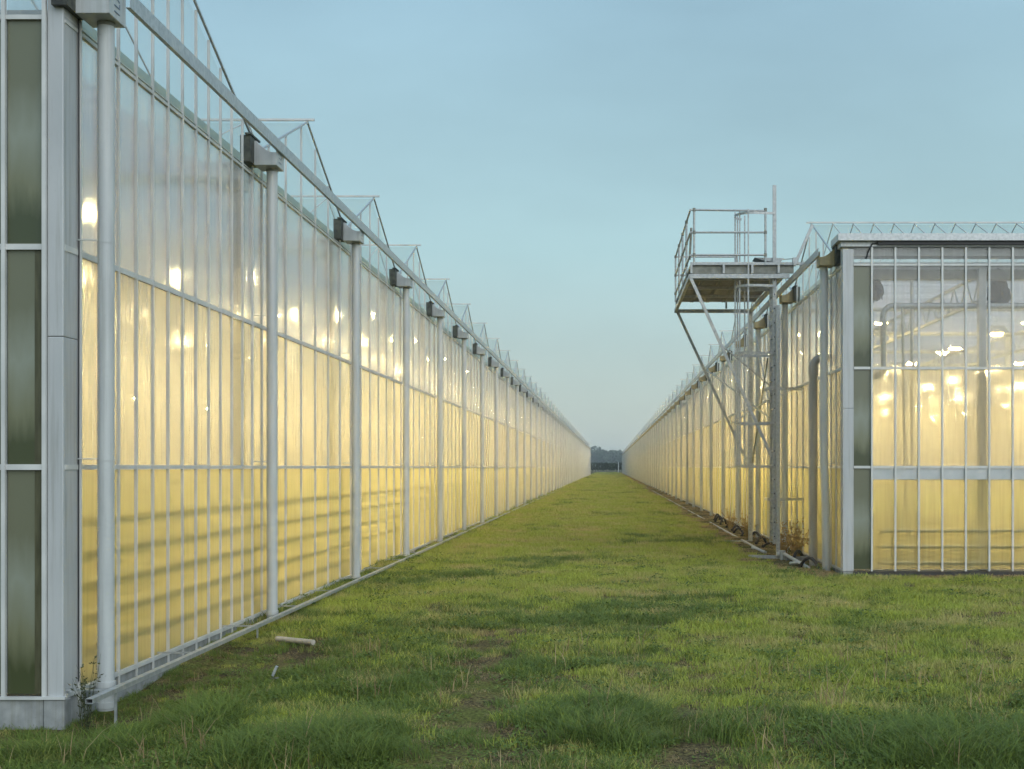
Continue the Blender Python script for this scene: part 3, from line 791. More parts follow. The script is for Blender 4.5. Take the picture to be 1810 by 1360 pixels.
# ------------------------------------------------------------------ access tower
def tower():
    t = thing("access_tower", "galvanised work platform with guard rails and a caged ladder beside the right greenhouse", "access tower", (3.1, 24.6, 0.1))
    B = Vector((3.1, 24.6, 0.1))
    def part(name, mb, mat='tower', parent=None):
        mb.v = [(v[0] - B.x, v[1] - B.y, v[2] - B.z) for v in mb.v]
        return obj(name, mb, M[mat], parent or t)
    YN, YF = 24.6, 30.1
    XO, XI = 1.50, 3.34
    X = lambda px, Y: (px - 1077.5) * Y / 2341
    Z = lambda py, Y: H + (826 - py) * Y / 2341
    DZ = H + 3.80
    # posts
    xf = 3.20
    mb = MB(); mb.box(3.085, 3.155, YN - 0.10, YN - 0.04, 0.04, H + 3.0); part("post", mb)
    mb = MB(); mb.box(xf - 0.045, xf + 0.045, YF - 0.04, YF + 0.04, 0.04, DZ - 0.24); part("post", mb)
    # feet
    mb = MB(); mb.beam((X(1322, YN), YN - 0.1, 0.135), (X(1386, YN), YN - 0.1, 0.125), 0.06, 0.06); part("foot_bar", mb)
    mb = MB(); mb.beam((X(1281, YF), YF, 0.10), (X(1328, YF), YF, 0.10), 0.05, 0.05); part("foot_bar", mb)
    # deck frame: lower ring
    for (a, b) in (((XO, YN), (XI, YN)), ((XO, YF), (XI - 0.1, YF)), ((XO, YN), (XO, YF))):
        mb = MB(); mb.beam((*a, DZ - 0.255), (*b, DZ - 0.255), 0.06, 0.08); part("deck_beam", mb)
    mb = MB(); mb.beam((3.22, YN, DZ - 0.235), (3.22, YF, DZ - 0.235), 0.06, 0.08); part("deck_beam", mb)
    for (a, b) in (((XO, YN + .01), (XI + .3, YN + .01)), ((XO, YF + .01), (XI, YF + .01))):
        mb = MB(); mb.beam((*a, DZ - 0.02), (*b, DZ - 0.02), 0.05, 0.05); part("deck_beam", mb)
    # struts between the rings
    for y in (YN, YF):
        for x in (XO + 0.02, XO + 0.62, XO + 1.15, XI - 0.2):
            mb = MB(); mb.beam((x, y, DZ - 0.20), (x, y, DZ - 0.045), 0.04, 0.04); part("strut", mb)
    # grating planks, seen from below
    n = 5; wd = (3.3 - XO) / n
    for k in range(n):
        x0 = XO + k * wd
        mb = MB()
        mb.box(x0 + 0.01, x0 + 0.035, YN + 0.04, YF - 0.04, DZ - 0.065, DZ - 0.004); mb.box(x0 + wd - 0.035, x0 + wd - 0.01, YN + 0.04, YF - 0.04, DZ - 0.065, DZ - 0.004)
        y = YN + 0.05
        while y < YF - 0.06:
            mb.box(x0 + 0.036, x0 + wd - 0.036, y, y + 0.026, DZ - 0.045, DZ - 0.01); y += 0.045
        part("deck_plank", mb, 'galv_dark')
    for y in (YN + 1.4, YN + 2.75, YN + 4.1):
        mb = MB(); mb.beam((XO, y, DZ - 0.10), (3.3, y, DZ - 0.10), 0.05, 0.06); part("deck_bearer", mb)
    # toe panels (perforated sheet) on the near and far side and outer side
    def toe(a, b, z0, z1):
        mb = MB(); a = Vector((*a, 0)); b = Vector((*b, 0)); L_ = (b - a).length; d = (b - a) / L_; k = 0
        mb.beam(tuple(a + Vector((0, 0, z1))), tuple(b + Vector((0, 0, z1))), 0.03, 0.03)
        s_ = 0
        while s_ < L_ - 0.03:
            p = a + d * s_; q = a + d * (s_ + 0.022)
            mb.beam(tuple(p + Vector((0, 0, z0))), tuple(p + Vector((0, 0, z1 - 0.016))), 0.010, 0.03, up=tuple(d)); s_ += 0.030
        part("toe_panel", mb, 'galv_dark')
    toe((XO + 0.05, YN + .04), (XI + 0.10, YN + .04), DZ - 0.20, DZ - 0.05)
    # guard rails
    T = H + 4.78
    px = [(XO, YN), (XO + .06, YN), (X(1353, YN), YN)]
    def rail(a, b, r=0.019):
        mb = MB(); mb.tube([a, b], r, 10); return part("guard_rail", mb)
    for f in (0, 0.42, 0.84):
        rail((XO + 0.02, YN, T - f), (X(1354, YN), YN, T - f - 0.02 * (f == 0)))
        rail((XO, YN, T - f), (XO, YF, T - f))
    rail((XO, YF, T), (X(1302, YF), YF, T)); rail((XO, YF, T - .42), (X(1302, YF), YF, T - .42))
    posts = [(XO + 0.07, YN), (X(1353, YN), YN), (XO, YN + 1.25), (XO, YN + 2.6), (XO, YN + 4.0), (XO, YF), (X(1302, YF), YF)]
    for (x, y) in posts:
        mb = MB(); mb.tube([(x, y, DZ - 0.05), (x, y, T)], 0.021, 10); gp = part("guard_post", mb)
        for f in (0, 0.42, 0.84):
            mb = MB(); mb.tube([(x, y, T - f - 0.03), (x, y, T - f + 0.03)], 0.029, 10); part("clamp", mb, 'galv_dark', gp)
    # hinged gate tube by the outer corner
    mb = MB(); mb.tube([(X(1218, YN + 1), YN + .3, Z(398, YN)), (X(1219, YN + .3), YN + .3, DZ + 0.1)], 0.022, 8); part("guard_post", mb, 'galv_dark')
    # raking struts and bracing
    def br(p, q, w_=0.05, nm="raker"):
        a = (X(p[0], p[2]), p[2], Z(p[1], p[2])); b = (X(q[0], q[2]), q[2], Z(q[1], q[2]))
        mb = MB(); mb.beam(a, b, w_, w_); part(nm, mb)
    br((1221, 492, YN), (1364, 808, YN), 0.055)
    br((1198, 553, YF), (1323, 822, YF), 0.06)
    br((1250, 655, YF), (1359, 738, YN), 0.022, "brace")
    br((1276, 611, YN), (1359, 680, YN + .5), 0.022, "brace")
    br((1291, 750, YF), (1361, 706, YN), 0.022, "brace")
    br((1357, 632, YN), (1330, 818, YF), 0.03, "brace")
    br((1336, 592, YF), (1359, 712, YN + .5), 0.022, "brace")
    # ladder: flat stiles, rungs with open ends, rising past the deck
    lad_x = 3.07; ya, yb = YN + 0.06, YN + 0.56
    for y, zt in ((ya, H + 5.25), (yb, H + 3.86)):
        mb = MB(); mb.box(lad_x - 0.035, lad_x + 0.035, y - 0.014, y + 0.014, 0.36, zt); bevel(part("ladder_stile", mb), 0.003)
    z = 0.50; k = 0
    while z < H + 4.0:
        mb = MB(); mb.tube([(lad_x, ya - 0.018, z), (lad_x, yb + 0.014, z)], 0.014, 8); rg = part("rung", mb)
        mb = MB(); mb.tube([(lad_x, ya - 0.0195, z), (lad_x, ya - 0.022, z)], 0.013, 8); part("rung_end", mb, 'black', rg)
        z += 0.265
    # wall brackets of the ladder
    for pz in (687, 883):
        zz = Z(pz, YN)
        mb = MB(); mb.beam((lad_x - 0.12, YN + 0.02, zz), (lad_x + 0.20, YN + 0.02, zz), 0.03, 0.055)
        mb.beam((lad_x - 0.12, YN + 0.02, zz), (lad_x - 0.12, YN + 0.6, zz), 0.03, 0.05)
        mb.beam((lad_x + 0.19, YN + .03, zz), (3.64, YN + .25, zz), 0.03, 0.05); part("ladder_bracket", mb)
    mb = MB(); mb.beam((X(1380, YN), YN, Z(887, YN)), (X(1374, YN), YN, Z(908, YN)), 0.04, 0.04); part("ladder_bracket", mb, 'wood')
    mb = MB(); mb.box(3.02, 3.12, YN + 0.035, YN + 0.045, Z(775, YN), Z(766, YN)); part("joint_plate", mb)
    # cage
    cy_ = (ya + yb) / 2; rad = 0.36; reach = X(1301, YN) + 0.0
    cxm = lad_x - 0.40
    def hoop_pts(z, full=True):
        pts = [(lad_x, ya - 0.04, z)]
        for i in range(13):
            a = -math.pi / 2 + math.pi * i / 12
            pts.append((cxm - (cxm - reach) * math.cos(a), cy_ + rad * math.sin(a), z))
        pts.append((lad_x, yb + 0.04, z)); return pts
    for i, pz in enumerate((377, 505, 624, 748, 825)):
        zz = Z(pz, YN); mb = MB(); pts = hoop_pts(zz)
        if i == 0: pts = pts[:-3]
        for a, b in zip(pts, pts[1:]): mb.beam(a, b, 0.008, 0.045)
        part("cage_hoop", mb)
    for a in (-72, -38, 0, 38, 72):
        a = R(a); p = (cxm - (cxm - reach - 0.012) * math.cos(a), cy_ + (rad - 0.012) * math.sin(a))
        mb = MB(); mb.box(p[0] - 0.013, p[0] + 0.013, p[1] - 0.009, p[1] + 0.009, Z(826, YN), Z(370, YN)); part("cage_bar", mb)
    # small landing plate and roof ladder
    mb = MB(); mb.prism([(X(1335, YN), YN + .1, Z(454, YN)), (X(1387, YN), YN + .1, Z(455, YN)), (X(1380, YN), YN + .1, Z(464, YN)), (X(1350, YN), YN + .1, Z(459, YN))],
             [(X(1335, YN), YN + .55, Z(454, YN)), (X(1387, YN), YN + .55, Z(455, YN)), (X(1380, YN), YN + .55, Z(464, YN)), (X(1350, YN), YN + .55, Z(459, YN))]); part("landing_plate", mb)
    mb = MB(); mb.beam((X(1404, 23.4), 23.4, Z(470, 23.4)), (X(1436, 23.4), 23.4, Z(398, 23.4)), 0.07, 0.05); part("roof_prop", mb)
    mb = MB(); mb.beam((X(1384, 23.6), 23.6, Z(459, 23.6)), (X(1410, 23.4), 23.4, Z(457, 23.4)), 0.014, 0.014); mb.box(X(1401,23.4), X(1411,23.4), 23.36, 23.46, Z(467,23.4), Z(456,23.4)); part("prop_clamp", mb)
tower()

# bent drain pipe by the right corner
def bent_pipe():
    t = thing("drain_pipe", "old brownish drain pipe with an elbow at the top, behind the leaning downpipe", "pipe", (3.50, 22.75, 0.1))
    mb = MB(); pts = [(0, 0, -0.1), (0, 0, 3.42)]
    for i in range(1, 8):
        a = i * math.pi / 2 / 7; pts.append((0.14 * (1 - math.cos(a)), 0, 3.42 + 0.14 * math.sin(a)))
    pts.append((0.34, 0, 3.56)); mb.tube(pts, 0.07, 16); obj("pipe", mb, M['pvc_dirty'], t)
    mb = MB(); mb.tube([(0, 0, 3.25), (0, 0, 3.42)], 0.084, 16); obj("socket", mb, M['pvc_dirty'], t)
bent_pipe()

# loose PVC pieces by the tower foot
def G(x, y): return float(gz(x, y))
XG = lambda px, Y: (px - 1077.5) * Y / 2341
def pvc_bits():
    Y = 24.3
    t = thing("pipe_stub", "upright white pipe fitting standing in dry grass by the tower foot", "pipe fitting", (XG(1383, Y), Y, G(XG(1383, Y), Y)))
    mb = MB(); mb.tube([(0, 0, 0), (0, 0, .13)], 0.05, 14); mb.tube([(0, 0, .13), (0, 0, .17)], 0.06, 14); obj("fitting", mb, M['pvc'], t)
    mb = MB(); mb.tube([(-0.06, 0, .10), (-0.11, 0, .10)], 0.045, 14); obj("side_socket", mb, M['pvc'], t)
    def stick(px0, y0, px1, y1, z0, z1, r, label, m='pvc'):
        a = Vector((XG(px0, y0), y0, z0)); b = Vector((XG(px1, y1), y1, z1)); mb = MB(); mb.tube([(0, 0, 0), tuple(b - a)], r, 12)
        return tag(obj("loose_pipe", mb, M[m], loc=a), label, "pipe")
    stick(1387, 24.2, 1429, 21.9, 0.2, 0.12, 0.032, "long pale pipe lying from the white fitting towards the leaning downpipe")
    stick(1397, 23.0, 1420, 22.6, 0.12, 0.16, 0.03, "short pale pipe lying crosswise under the long one near the bent drain pipe")
    stick(1330, 27.5, 1353, 25.9, 0.12, 0.12, 0.03, "short pale pipe lying in line with the thin rail, just beyond the tower foot")
    a = Vector((XG(1388, 23.9), 23.9, 0.11))
    mb = MB(); mb.box(0, .44, -.05, .05, 0, .07); tag(obj("concrete_strip", mb, M['concrete'], loc=a), "narrow concrete strip lying flat behind the pale pipes near the right corner", "concrete strip")
pvc_bits()

# black hoses along the foot of the right wall
def hoses():
    ordn = ["first", "second", "third", "fourth", "fifth", "sixth", "seventh", "eighth", "ninth", "tenth", "eleventh", "twelfth"]
    r = random.Random(5)
    tag_n = 0
    for k in range(12):
        if k == 0: y, x = 22.0, 3.32
        elif k == 1: y, x = 23.9, 3.40
        else: y, x = 27.6 + (k - 2) * 1.55, 3.34 + r.uniform(-.05, .05)
        z0 = G(x, y)
        mb = MB(); L_ = r.uniform(.42, .62); hh = r.uniform(.11, .19)
        pts = []
        for i in range(12):
            a = i / 11; pts.append((-L_ * (0.5 - a) * 0.45, L_ * (a - .5) * (0.8 if k % 2 else -0.8), hh * math.sin(a * math.pi) ** 0.8))
        mb.tube(pts, [0.026 + 0.004 * (i % 2) for i in range(12)], 10)
        t = thing("drain_hose", f"{ordn[k]} black ribbed hose arching from the soil, counted from the right greenhouse corner", "hose", (x, y, z0), "black hoses along the right wall")
        obj("hose", mb, M['rubber'], t)
        mb = MB(); mb.tube([(pts[0][0], pts[0][1], -.02), (pts[0][0], pts[0][1], .05)], 0.034, 10); obj("collar", mb, M['rubber'], t)
hoses()

# loose things in the grass on the left
def litter():
    Yp = 13.1; x0 = XG(490, Yp)
    mb = MB(); mb.tube([(0, 0, 0), (.42, -.28, .0)], 0.028, 12)
    tag(obj("cut_pipe", mb, M['pvc_pale'], loc=(x0, Yp, G(x0, Yp) + .055)), "cut length of pale pipe lying in the grass beside the left ground rail", "pipe")
    Yq = 10.9; x1 = XG(482, Yq)
    t = thing("broken_clamp", "small bent grey metal clamp dropped in the grass at lower left", "metal clamp", (x1, Yq, G(x1, Yq) + .05))
    mb = MB(); mb.beam((0, 0, .02), (.035, 0, .10), 0.03, 0.02); obj("arm", mb, M['galv'], t)
    mb = MB(); mb.beam((-.01, 0, .0), (.05, -.05, .012), 0.035, 0.012); obj("plate", mb, M['galv_dark'], t)
litter()

# ------------------------------------------------------------------ beyond the far end
def leaf_mat(name, c0, c1):
    m = surf(name, c0, c1, 0.7, 0, 0.6, spec=0.2)
    return m
M['far_leaf'] = leaf_mat("far_tree_leaves", (0.05, 0.09, 0.05), (0.11, 0.15, 0.09))
M['hedge_leaf'] = leaf_mat("hedge_leaves", (0.022, 0.04, 0.012), (0.05, 0.075, 0.02))
M['bark'] = surf("bark", (0.05, 0.04, 0.03), (0.09, 0.07, 0.05), 0.9, 0, 4)
def leaf_cloud(centers, radii, n, size, r):
    """leaf-sized quads through the volume of several ellipsoids"""
    V, F = [], []
    for (c, rad, nn) in zip(centers, radii, n):
        d = r.normal(0, 1, (nn, 3)); d /= np.linalg.norm(d, axis=1)[:, None]
        p = d * (r.uniform(0.25, 1, (nn, 1)) ** 0.4) * np.array(rad) + np.array(c)
        a = r.normal(0, 1, (nn, 3)); a /= np.linalg.norm(a, axis=1)[:, None]
        b = np.cross(a, r.normal(0, 1, (nn, 3))); b /= np.linalg.norm(b, axis=1)[:, None] + 1e-9
        s = size * r.uniform(.6, 1.4, (nn, 1))
        k = len(V) * 0 + sum(len(q) for q in V)
        q = np.stack([p - a*s - b*s*.6, p + a*s - b*s*.6, p + a*s + b*s*.6, p - a*s + b*s*.6], 1).reshape(-1, 3)
        V.append(q); F.append((np.arange(nn * 4) + k).reshape(-1, 4))
    return np.concatenate(V), np.concatenate(F)
def arr_obj(name, V, F, mat, parent=None):
    me = bpy.data.meshes.new(name); me.from_pydata(V.tolist(), [], F.tolist()); me.materials.append(mat); return put(name, me, parent)
r9 = np.random.default_rng(4)
cs, rs, ns = [], [], []
for i in range(90):
    x = -260 + i * 5.8 + r9.uniform(-2, 2); y = 880 + r9.uniform(-25, 40)
    h = 13.5 + 2.2 * math.sin(i * .5) + r9.uniform(-1.5, 1.5)
    if abs(x + 1 - 0) < 4: h += 1.5
    for k in range(5):
        cs.append((x + r9.uniform(-2.5, 2.5), y + r9.uniform(-2, 2), h * r9.uniform(.3, .85))); rs.append((r9.uniform(3, 5), r9.uniform(3, 4.5), h * .24)); ns.append(120)
V, F = leaf_cloud(cs, rs, ns, 0.8, r9)
o = arr_obj("far_wood", V, F, M['far_leaf']); o["kind"] = "stuff"; o["label"] = "far off bluish wood closing the gap between the greenhouses"
hd = thing("hedge", "dark clipped hedge across the far end of the grass strip", "hedge", (0, 392, 0.1))
cs = [(-9 + i * .8, r9.uniform(-.5, .5), 1.9 + r9.uniform(-.15, .15)) for i in range(24)]
V, F = leaf_cloud(cs, [(.8, .8, 1.2)] * 24, [260] * 24, 0.13, r9)
arr_obj("foliage", V, F, M['hedge_leaf'], hd)
for i in range(24):
    mb = MB(); x = -9 + i * .8 + r9.uniform(-.2, .2); mb.tube([(x, 0, -.1), (x + .05, 0, 2.2)], [.06, .03], 6); obj("stem", mb, M['bark'], hd)
t = thing("marker_post", "thin white post standing before the hedge at the far end", "post", (2.55, 385, 0.1))
mb = MB(); mb.tube([(0, 0, 0), (0, 0, 3.0)], .13, 8); obj("post", mb, M['pvc'], t)
mb = MB(); mb.tube([(0, 0, 3.0), (0, 0, 3.15)], [.16, .1], 8); obj("cap", mb, M['pvc'], t)

# ------------------------------------------------------------------ grass
def grass_mat(name, dark, light, dry, dry_lo, dry_hi):
    m, t, n, l = newmat(name)
    o = n.new("ShaderNodeOutputMaterial")
    g = n.new("ShaderNodeNewGeometry")
    a = n.new("ShaderNodeTexNoise"); a.inputs["Scale"].default_value = 0.9; a.inputs["Detail"].default_value = 6; l.new(g.outputs["Position"], a.inputs["Vector"])
    at = n.new("ShaderNodeAttribute"); at.attribute_name = "tone"
    c = n.new("ShaderNodeMix"); c.data_type = 'RGBA'; c.inputs[6].default_value = (*dark, 1); c.inputs[7].default_value = (*light, 1); l.new(at.outputs["Fac"], c.inputs[0])
    oi = n.new("ShaderNodeObjectInfo")
    ad = n.new("ShaderNodeMath"); ad.operation = 'MULTIPLY_ADD'; l.new(oi.outputs["Random"], ad.inputs[0]); ad.inputs[1].default_value = 0.22; l.new(a.outputs["Fac"], ad.inputs[2])
    ad2 = n.new("ShaderNodeMath"); ad2.operation = 'MULTIPLY_ADD'; l.new(at.outputs["Fac"], ad2.inputs[0]); ad2.inputs[1].default_value = 0.18; l.new(ad.outputs[0], ad2.inputs[2])
    mr = n.new("ShaderNodeMapRange"); l.new(ad2.outputs[0], mr.inputs["Value"]); mr.inputs["From Min"].default_value = dry_lo; mr.inputs["From Max"].default_value = dry_hi
    d = n.new("ShaderNodeMix"); d.data_type = 'RGBA'; l.new(mr.outputs[0], d.inputs[0]); l.new(c.outputs[2], d.inputs[6]); d.inputs[7].default_value = (*dry, 1)
    df = n.new("ShaderNodeBsdfPrincipled"); l.new(d.outputs[2], df.inputs["Base Color"])
    nv = n.new("ShaderNodeVectorMath"); nv.operation = 'ADD'; l.new(g.outputs["Normal"], nv.inputs[0]); nv.inputs[1].default_value = (0, 0, 0.9)
    nn = n.new("ShaderNodeVectorMath"); nn.operation = 'NORMALIZE'; l.new(nv.outputs[0], nn.inputs[0]); l.new(nn.outputs[0], df.inputs["Normal"]); df.inputs["Roughness"].default_value = 0.55; df.inputs["Specular IOR Level"].default_value = 0.35
    tr = n.new("ShaderNodeBsdfTranslucent"); l.new(d.outputs[2], tr.inputs[0])
    ms = n.new("ShaderNodeMixShader"); ms.inputs[0].default_value = 0.35; l.new(df.outputs[0], ms.inputs[1]); l.new(tr.outputs[0], ms.inputs[2]); l.new(ms.outputs[0], o.inputs[0])
    return m
M['grass'] = grass_mat("grass_blades", (0.18, 0.22, 0.03), (0.60, 0.66, 0.09), (0.60, 0.48, 0.19), 0.66, 0.97)
M['lush'] = grass_mat("lush_grass_blades", (0.085, 0.14, 0.025), (0.24, 0.31, 0.05), (0.34, 0.29, 0.08), 0.85, 1.15)
M['straw'] = grass_mat("dry_straw", (0.26, 0.17, 0.075), (0.56, 0.42, 0.20), (0.62, 0.47, 0.24), 0.7, 1.0)

def tuft(name, n, rad, h0, h1, wd, bend, mat, lean=(0, 0), seed=0, flat=0.0):
    r = np.random.default_rng(seed)
    V = np.zeros((n, 7, 3)); tone = np.zeros((n, 7))
    a = r.uniform(0, 2*np.pi, n); rr = rad * np.sqrt(r.uniform(0, 1, n)); bx, by = rr*np.cos(a), rr*np.sin(a)
    h = r.uniform(h0, h1, n); th = r.uniform(0, 2*np.pi, n); bd = r.uniform(.2, 1, n) * bend
    dx, dy = np.cos(th), np.sin(th); wx, wy = -dy * wd, dx * wd
    tn = r.uniform(0, 1, n)
    for lv, t in enumerate((0, .38, .72, 1.0)):
        off = bd * h * (t ** 1.8); zz = h * (t - .35 * bend * t * t) * (1 - flat * t)
        cx = bx + dx * off + lean[0] * h * t * t; cyy = by + dy * off + lean[1] * h * t * t
        ww = (1.0, .85, .55, 0)[lv]
        if lv < 3:
            V[:, lv*2] = np.stack([cx - wx*ww, cyy - wy*ww, zz], 1); V[:, lv*2+1] = np.stack([cx + wx*ww, cyy + wy*ww, zz], 1)
            tone[:, lv*2] = tone[:, lv*2+1] = np.clip(tn * .75 + .25 * t, 0, 1)
        else:
            V[:, 6] = np.stack([cx, cyy, zz], 1); tone[:, 6] = np.clip(tn * .75 + .25, 0, 1)
    F = []
    for i in range(n):
        k = i * 7; F += [(k, k+1, k+3, k+2), (k+2, k+3, k+5, k+4), (k+4, k+5, k+6)]
    me = bpy.data.meshes.new(name); me.from_pydata(V.reshape(-1, 3).tolist(), [], F)
    at = me.attributes.new("tone", 'FLOAT', 'POINT'); at.data.foreach_set("value", tone.reshape(-1))
    me.materials.append(mat)
    return bpy.data.objects.new(name, me)
def broad(name, n, rad, size, mat, seed):
    r = np.random.default_rng(seed); V, F, T = [], [], []
    for i in range(n):
        a = r.uniform(0, 6.28); q = rad * math.sqrt(r.uniform(0, 1)); c = np.array([q*math.cos(a), q*math.sin(a), r.uniform(.01, .07)])
        th = r.uniform(0, 6.28); s = size * r.uniform(.6, 1.3); d = np.array([math.cos(th), math.sin(th), r.uniform(-.1, .7)]); sd = np.array([-d[1], d[0], 0]) * .35
        k = len(V); V += [c, c + (d*.4 + sd)*s, c + d*s*.9, c + (d*.4 - sd)*s]; F.append((k, k+1, k+2, k+3)); T += [r.uniform(0, 1)] * 4
    me = bpy.data.meshes.new(name); me.from_pydata([tuple(v) for v in V], [], F)
    at = me.attributes.new("tone", 'FLOAT', 'POINT'); at.data.foreach_set("value", T); me.materials.append(mat)
    return bpy.data.objects.new(name, me)

src = bpy.data.collections.new("grass_sources")      # never linked to the scene
S = []
def add_src(o):
    S.append(o); src.objects.link(o)
# collection children are picked in alphabetical order, so names are numbered
for i in range(4): add_src(tuft(f"blade_tuft_{i:02d}", 90, .14, .035, .11, .0026, .95, M['grass'], seed=10+i))
for i in range(3): add_src(tuft(f"blade_tuft_{4+i:02d}", 90, .15, .06, .15, .0028, 1.05, M['lush'], lean=(.25, -.1), seed=20+i))
for i in range(2): add_src(tuft(f"blade_tuft_{7+i:02d}", 70, .15, .03, .09, .0022, 1.2, M['straw'], seed=30+i, flat=.5))
for i in range(2): add_src(broad(f"blade_tuft_{9+i:02d}", 70, .14, .028, M['lush'], 40+i))
add_src(tuft("blade_tuft_11", 120, .16, .12, .30, .0028, 1.15, M['lush'], lean=(.35, -.1), seed=50))
add_src(tuft("blade_tuft_12", 9, .12, .16, .34, .0028, .8, M['straw'], lean=(.2, 0), seed=51))

def bare(x, y):
    """0..1 how bare the turf is: old tracks and worn patches"""
    v = vnoise(x * 1.0 + 3, y * 0.7, 0.55) * .5 + vnoise(x + 9, y, 0.2) * .25
    track = np.exp(-((x + 0.95) / .38) ** 2) * (1 - smooth(12.5, 16, y)) + np.exp(-((x - 0.55) / .35) ** 2) * (1 - smooth(12, 15, y)) * .8
    right_edge = np.exp(-((x - 3.2) / .62) ** 2) * smooth(21, 23, y) * 1.1
    left_patch = np.exp(-(((x + 2.9) / .55) ** 2 + ((y - 12.0) / 1.0) ** 2)) * .9
    front = np.exp(-((y - 20.4) / .35) ** 2) * smooth(3.2, 3.8, x) * .8
    return v * .55 + track * .75 + right_edge + left_patch + front

def scatter():
    P, SCL, ROT, IDX = [], [], [], []
    zones = [(7.0, 14, -9, 9, 95, 1.0), (14, 24, -9, 12, 60, 1.1), (24, 45, -3.7, 3.6, 42, 1.25), (45, 100, -3.7, 3.6, 16, 1.8), (100, 400, -3.7, 3.6, 4.5, 3.0)]
    r = np.random.default_rng(77)
    for y0, y1, x0, x1, dens, sc in zones:
        n = int((y1 - y0) * (x1 - x0) * dens)
        x = r.uniform(x0, x1, n); y = r.uniform(y0, y1, n)
        keep = np.ones(n, bool)
        keep &= ~((x < -3.93) & (y > 9.5)); keep &= ~((x > 3.75) & (y > 21.05))
        keep &= np.abs(x - (-172.5 * 0)) < 99
        keep &= (x > -0.49 * y - 1.2) & (x < 0.34 * y + 1.6)
        b = bare(x, y)
        keep &= r.uniform(0, 1, n) > np.clip((b - .30) * 1.4, 0, .80) * np.where(x > 2.4, .5, 1)
        x, y, b = x[keep], y[keep], b[keep]; n = len(x)
        u = r.uniform(0, 1, n); idx = r.integers(0, 4, n)
        lush = vnoise(x - 7, y + 3, 0.8) - .55 * smooth(12, 16, y) - .5 * smooth(22, 36, y) + .9 * np.exp(-((x + 3.2) / .8) ** 2) * (y < 13) + .6 * (1 - smooth(8.5, 11, y)) * smooth(1.0, 2.0, x) + .5 * (1 - smooth(8.2, 9.6, y))
        pl = 1 / (1 + np.exp(-(lush + r.normal(0, .45, n) - .45) / .15)); idx = np.where(u < .75 * pl, 4 + r.integers(0, 3, n), idx)
        pd = 1 / (1 + np.exp(-(b + r.normal(0, .2, n) - .42) / .1)); idx = np.where(u > 1 - .18 - .5 * pd, 7 + r.integers(0, 2, n), idx)
        idx = np.where((r.uniform(0, 1, n) > .93 - .12 * (lush > .2)) & (y < 24), 9 + r.integers(0, 2, n), idx)
        tall = ((np.hypot((x - .15) / .75, (y - 8.9) / .8) < 1) | (np.hypot((x + 3.4) / .9, (y - 9.0) / .8) < 1) | (np.hypot((x + 1.7) / .6, (y - 8.2) / .7) < 1) | (np.hypot((x - 2.6) / 1.2, (y - 8.1) / .6) < 1))
        idx = np.where(tall & (u < .40), 11, idx)
        idx = np.where((r.uniform(0, 1, n) < .03) & (y < 12.5), 12, idx)
        # taller growth and dry grass at the foot of the walls
        wl = (x < -3.6) & (y > 14); idx = np.where(wl & (u < .15), 5, idx)
        wn = (x < -3.3) & (y < 14) & (y > 8.5); SCLm = np.where(wn, .55, 1.0) * np.clip(1.15 - .6 * b, .5, 1); idx = np.where(wn & (idx == 11), 4, idx)
        wr = (x + r.normal(0, .2, n) > 2.55) & (y > 20.8); idx = np.where(wr & (u < .85), 7 + r.integers(0, 2, n), idx)
        wf = (x > 3.0) & (y + r.normal(0, .2, n) > 19.9) & (y < 21.1); idx = np.where(wf & (u < .8), 7 + r.integers(0, 2, n), idx)
        P.append(np.stack([x, y, gz(x, y) - .006], 1)); SCL.append(sc * r.uniform(.7, 1.3, n) * SCLm); ROT.append(r.uniform(0, 6.28, n)); IDX.append(idx)
    P = np.concatenate(P); SCL = np.concatenate(SCL); ROT = np.concatenate(ROT); IDX = np.concatenate(IDX)
    me = bpy.data.meshes.new("grass"); me.from_pydata(P.tolist(), [], [])
    for nm, arr, ty in (("scl", SCL, 'FLOAT'), ("rot", ROT, 'FLOAT'), ("idx", IDX.astype(np.int32), 'INT')):
        at = me.attributes.new(nm, ty, 'POINT'); at.data.foreach_set("value", arr)
    o = put("grass", me); o["kind"] = "stuff"; o["label"] = "rough grass strip with dry patches and tussocks"
    ng = bpy.data.node_groups.new("scatter_grass", 'GeometryNodeTree')
    ng.interface.new_socket("Geometry", in_out='INPUT', socket_type='NodeSocketGeometry'); ng.interface.new_socket("Geometry", in_out='OUTPUT', socket_type='NodeSocketGeometry')
    N, K = ng.nodes, ng.links
    gi, go = N.new("NodeGroupInput"), N.new("NodeGroupOutput")
    ci = N.new("GeometryNodeCollectionInfo"); ci.inputs["Collection"].default_value = src; ci.inputs["Separate Children"].default_value = True; ci.inputs["Reset Children"].default_value = True
    ip = N.new("GeometryNodeInstanceOnPoints"); ip.inputs["Pick Instance"].default_value = True
    def attr(nm, ty):
        a = N.new("GeometryNodeInputNamedAttribute"); a.data_type = ty; a.inputs["Name"].default_value = nm
        return [s for s in a.outputs if s.enabled and s.name == "Attribute"][0]
    cx = N.new("ShaderNodeCombineXYZ"); K.new(attr("rot", 'FLOAT'), cx.inputs[2])
    er = N.new("FunctionNodeEulerToRotation"); K.new(cx.outputs[0], er.inputs[0])
    K.new(gi.outputs[0], ip.inputs["Points"]); K.new(ci.outputs[0], ip.inputs["Instance"]); K.new(attr("idx", 'INT'), ip.inputs["Instance Index"])
    K.new(er.outputs[0], ip.inputs["Rotation"]); K.new(attr("scl", 'FLOAT'), ip.inputs["Scale"]); K.new(ip.outputs[0], go.inputs[0])
    md = o.modifiers.new("scatter", 'NODES'); md.node_group = ng
scatter()

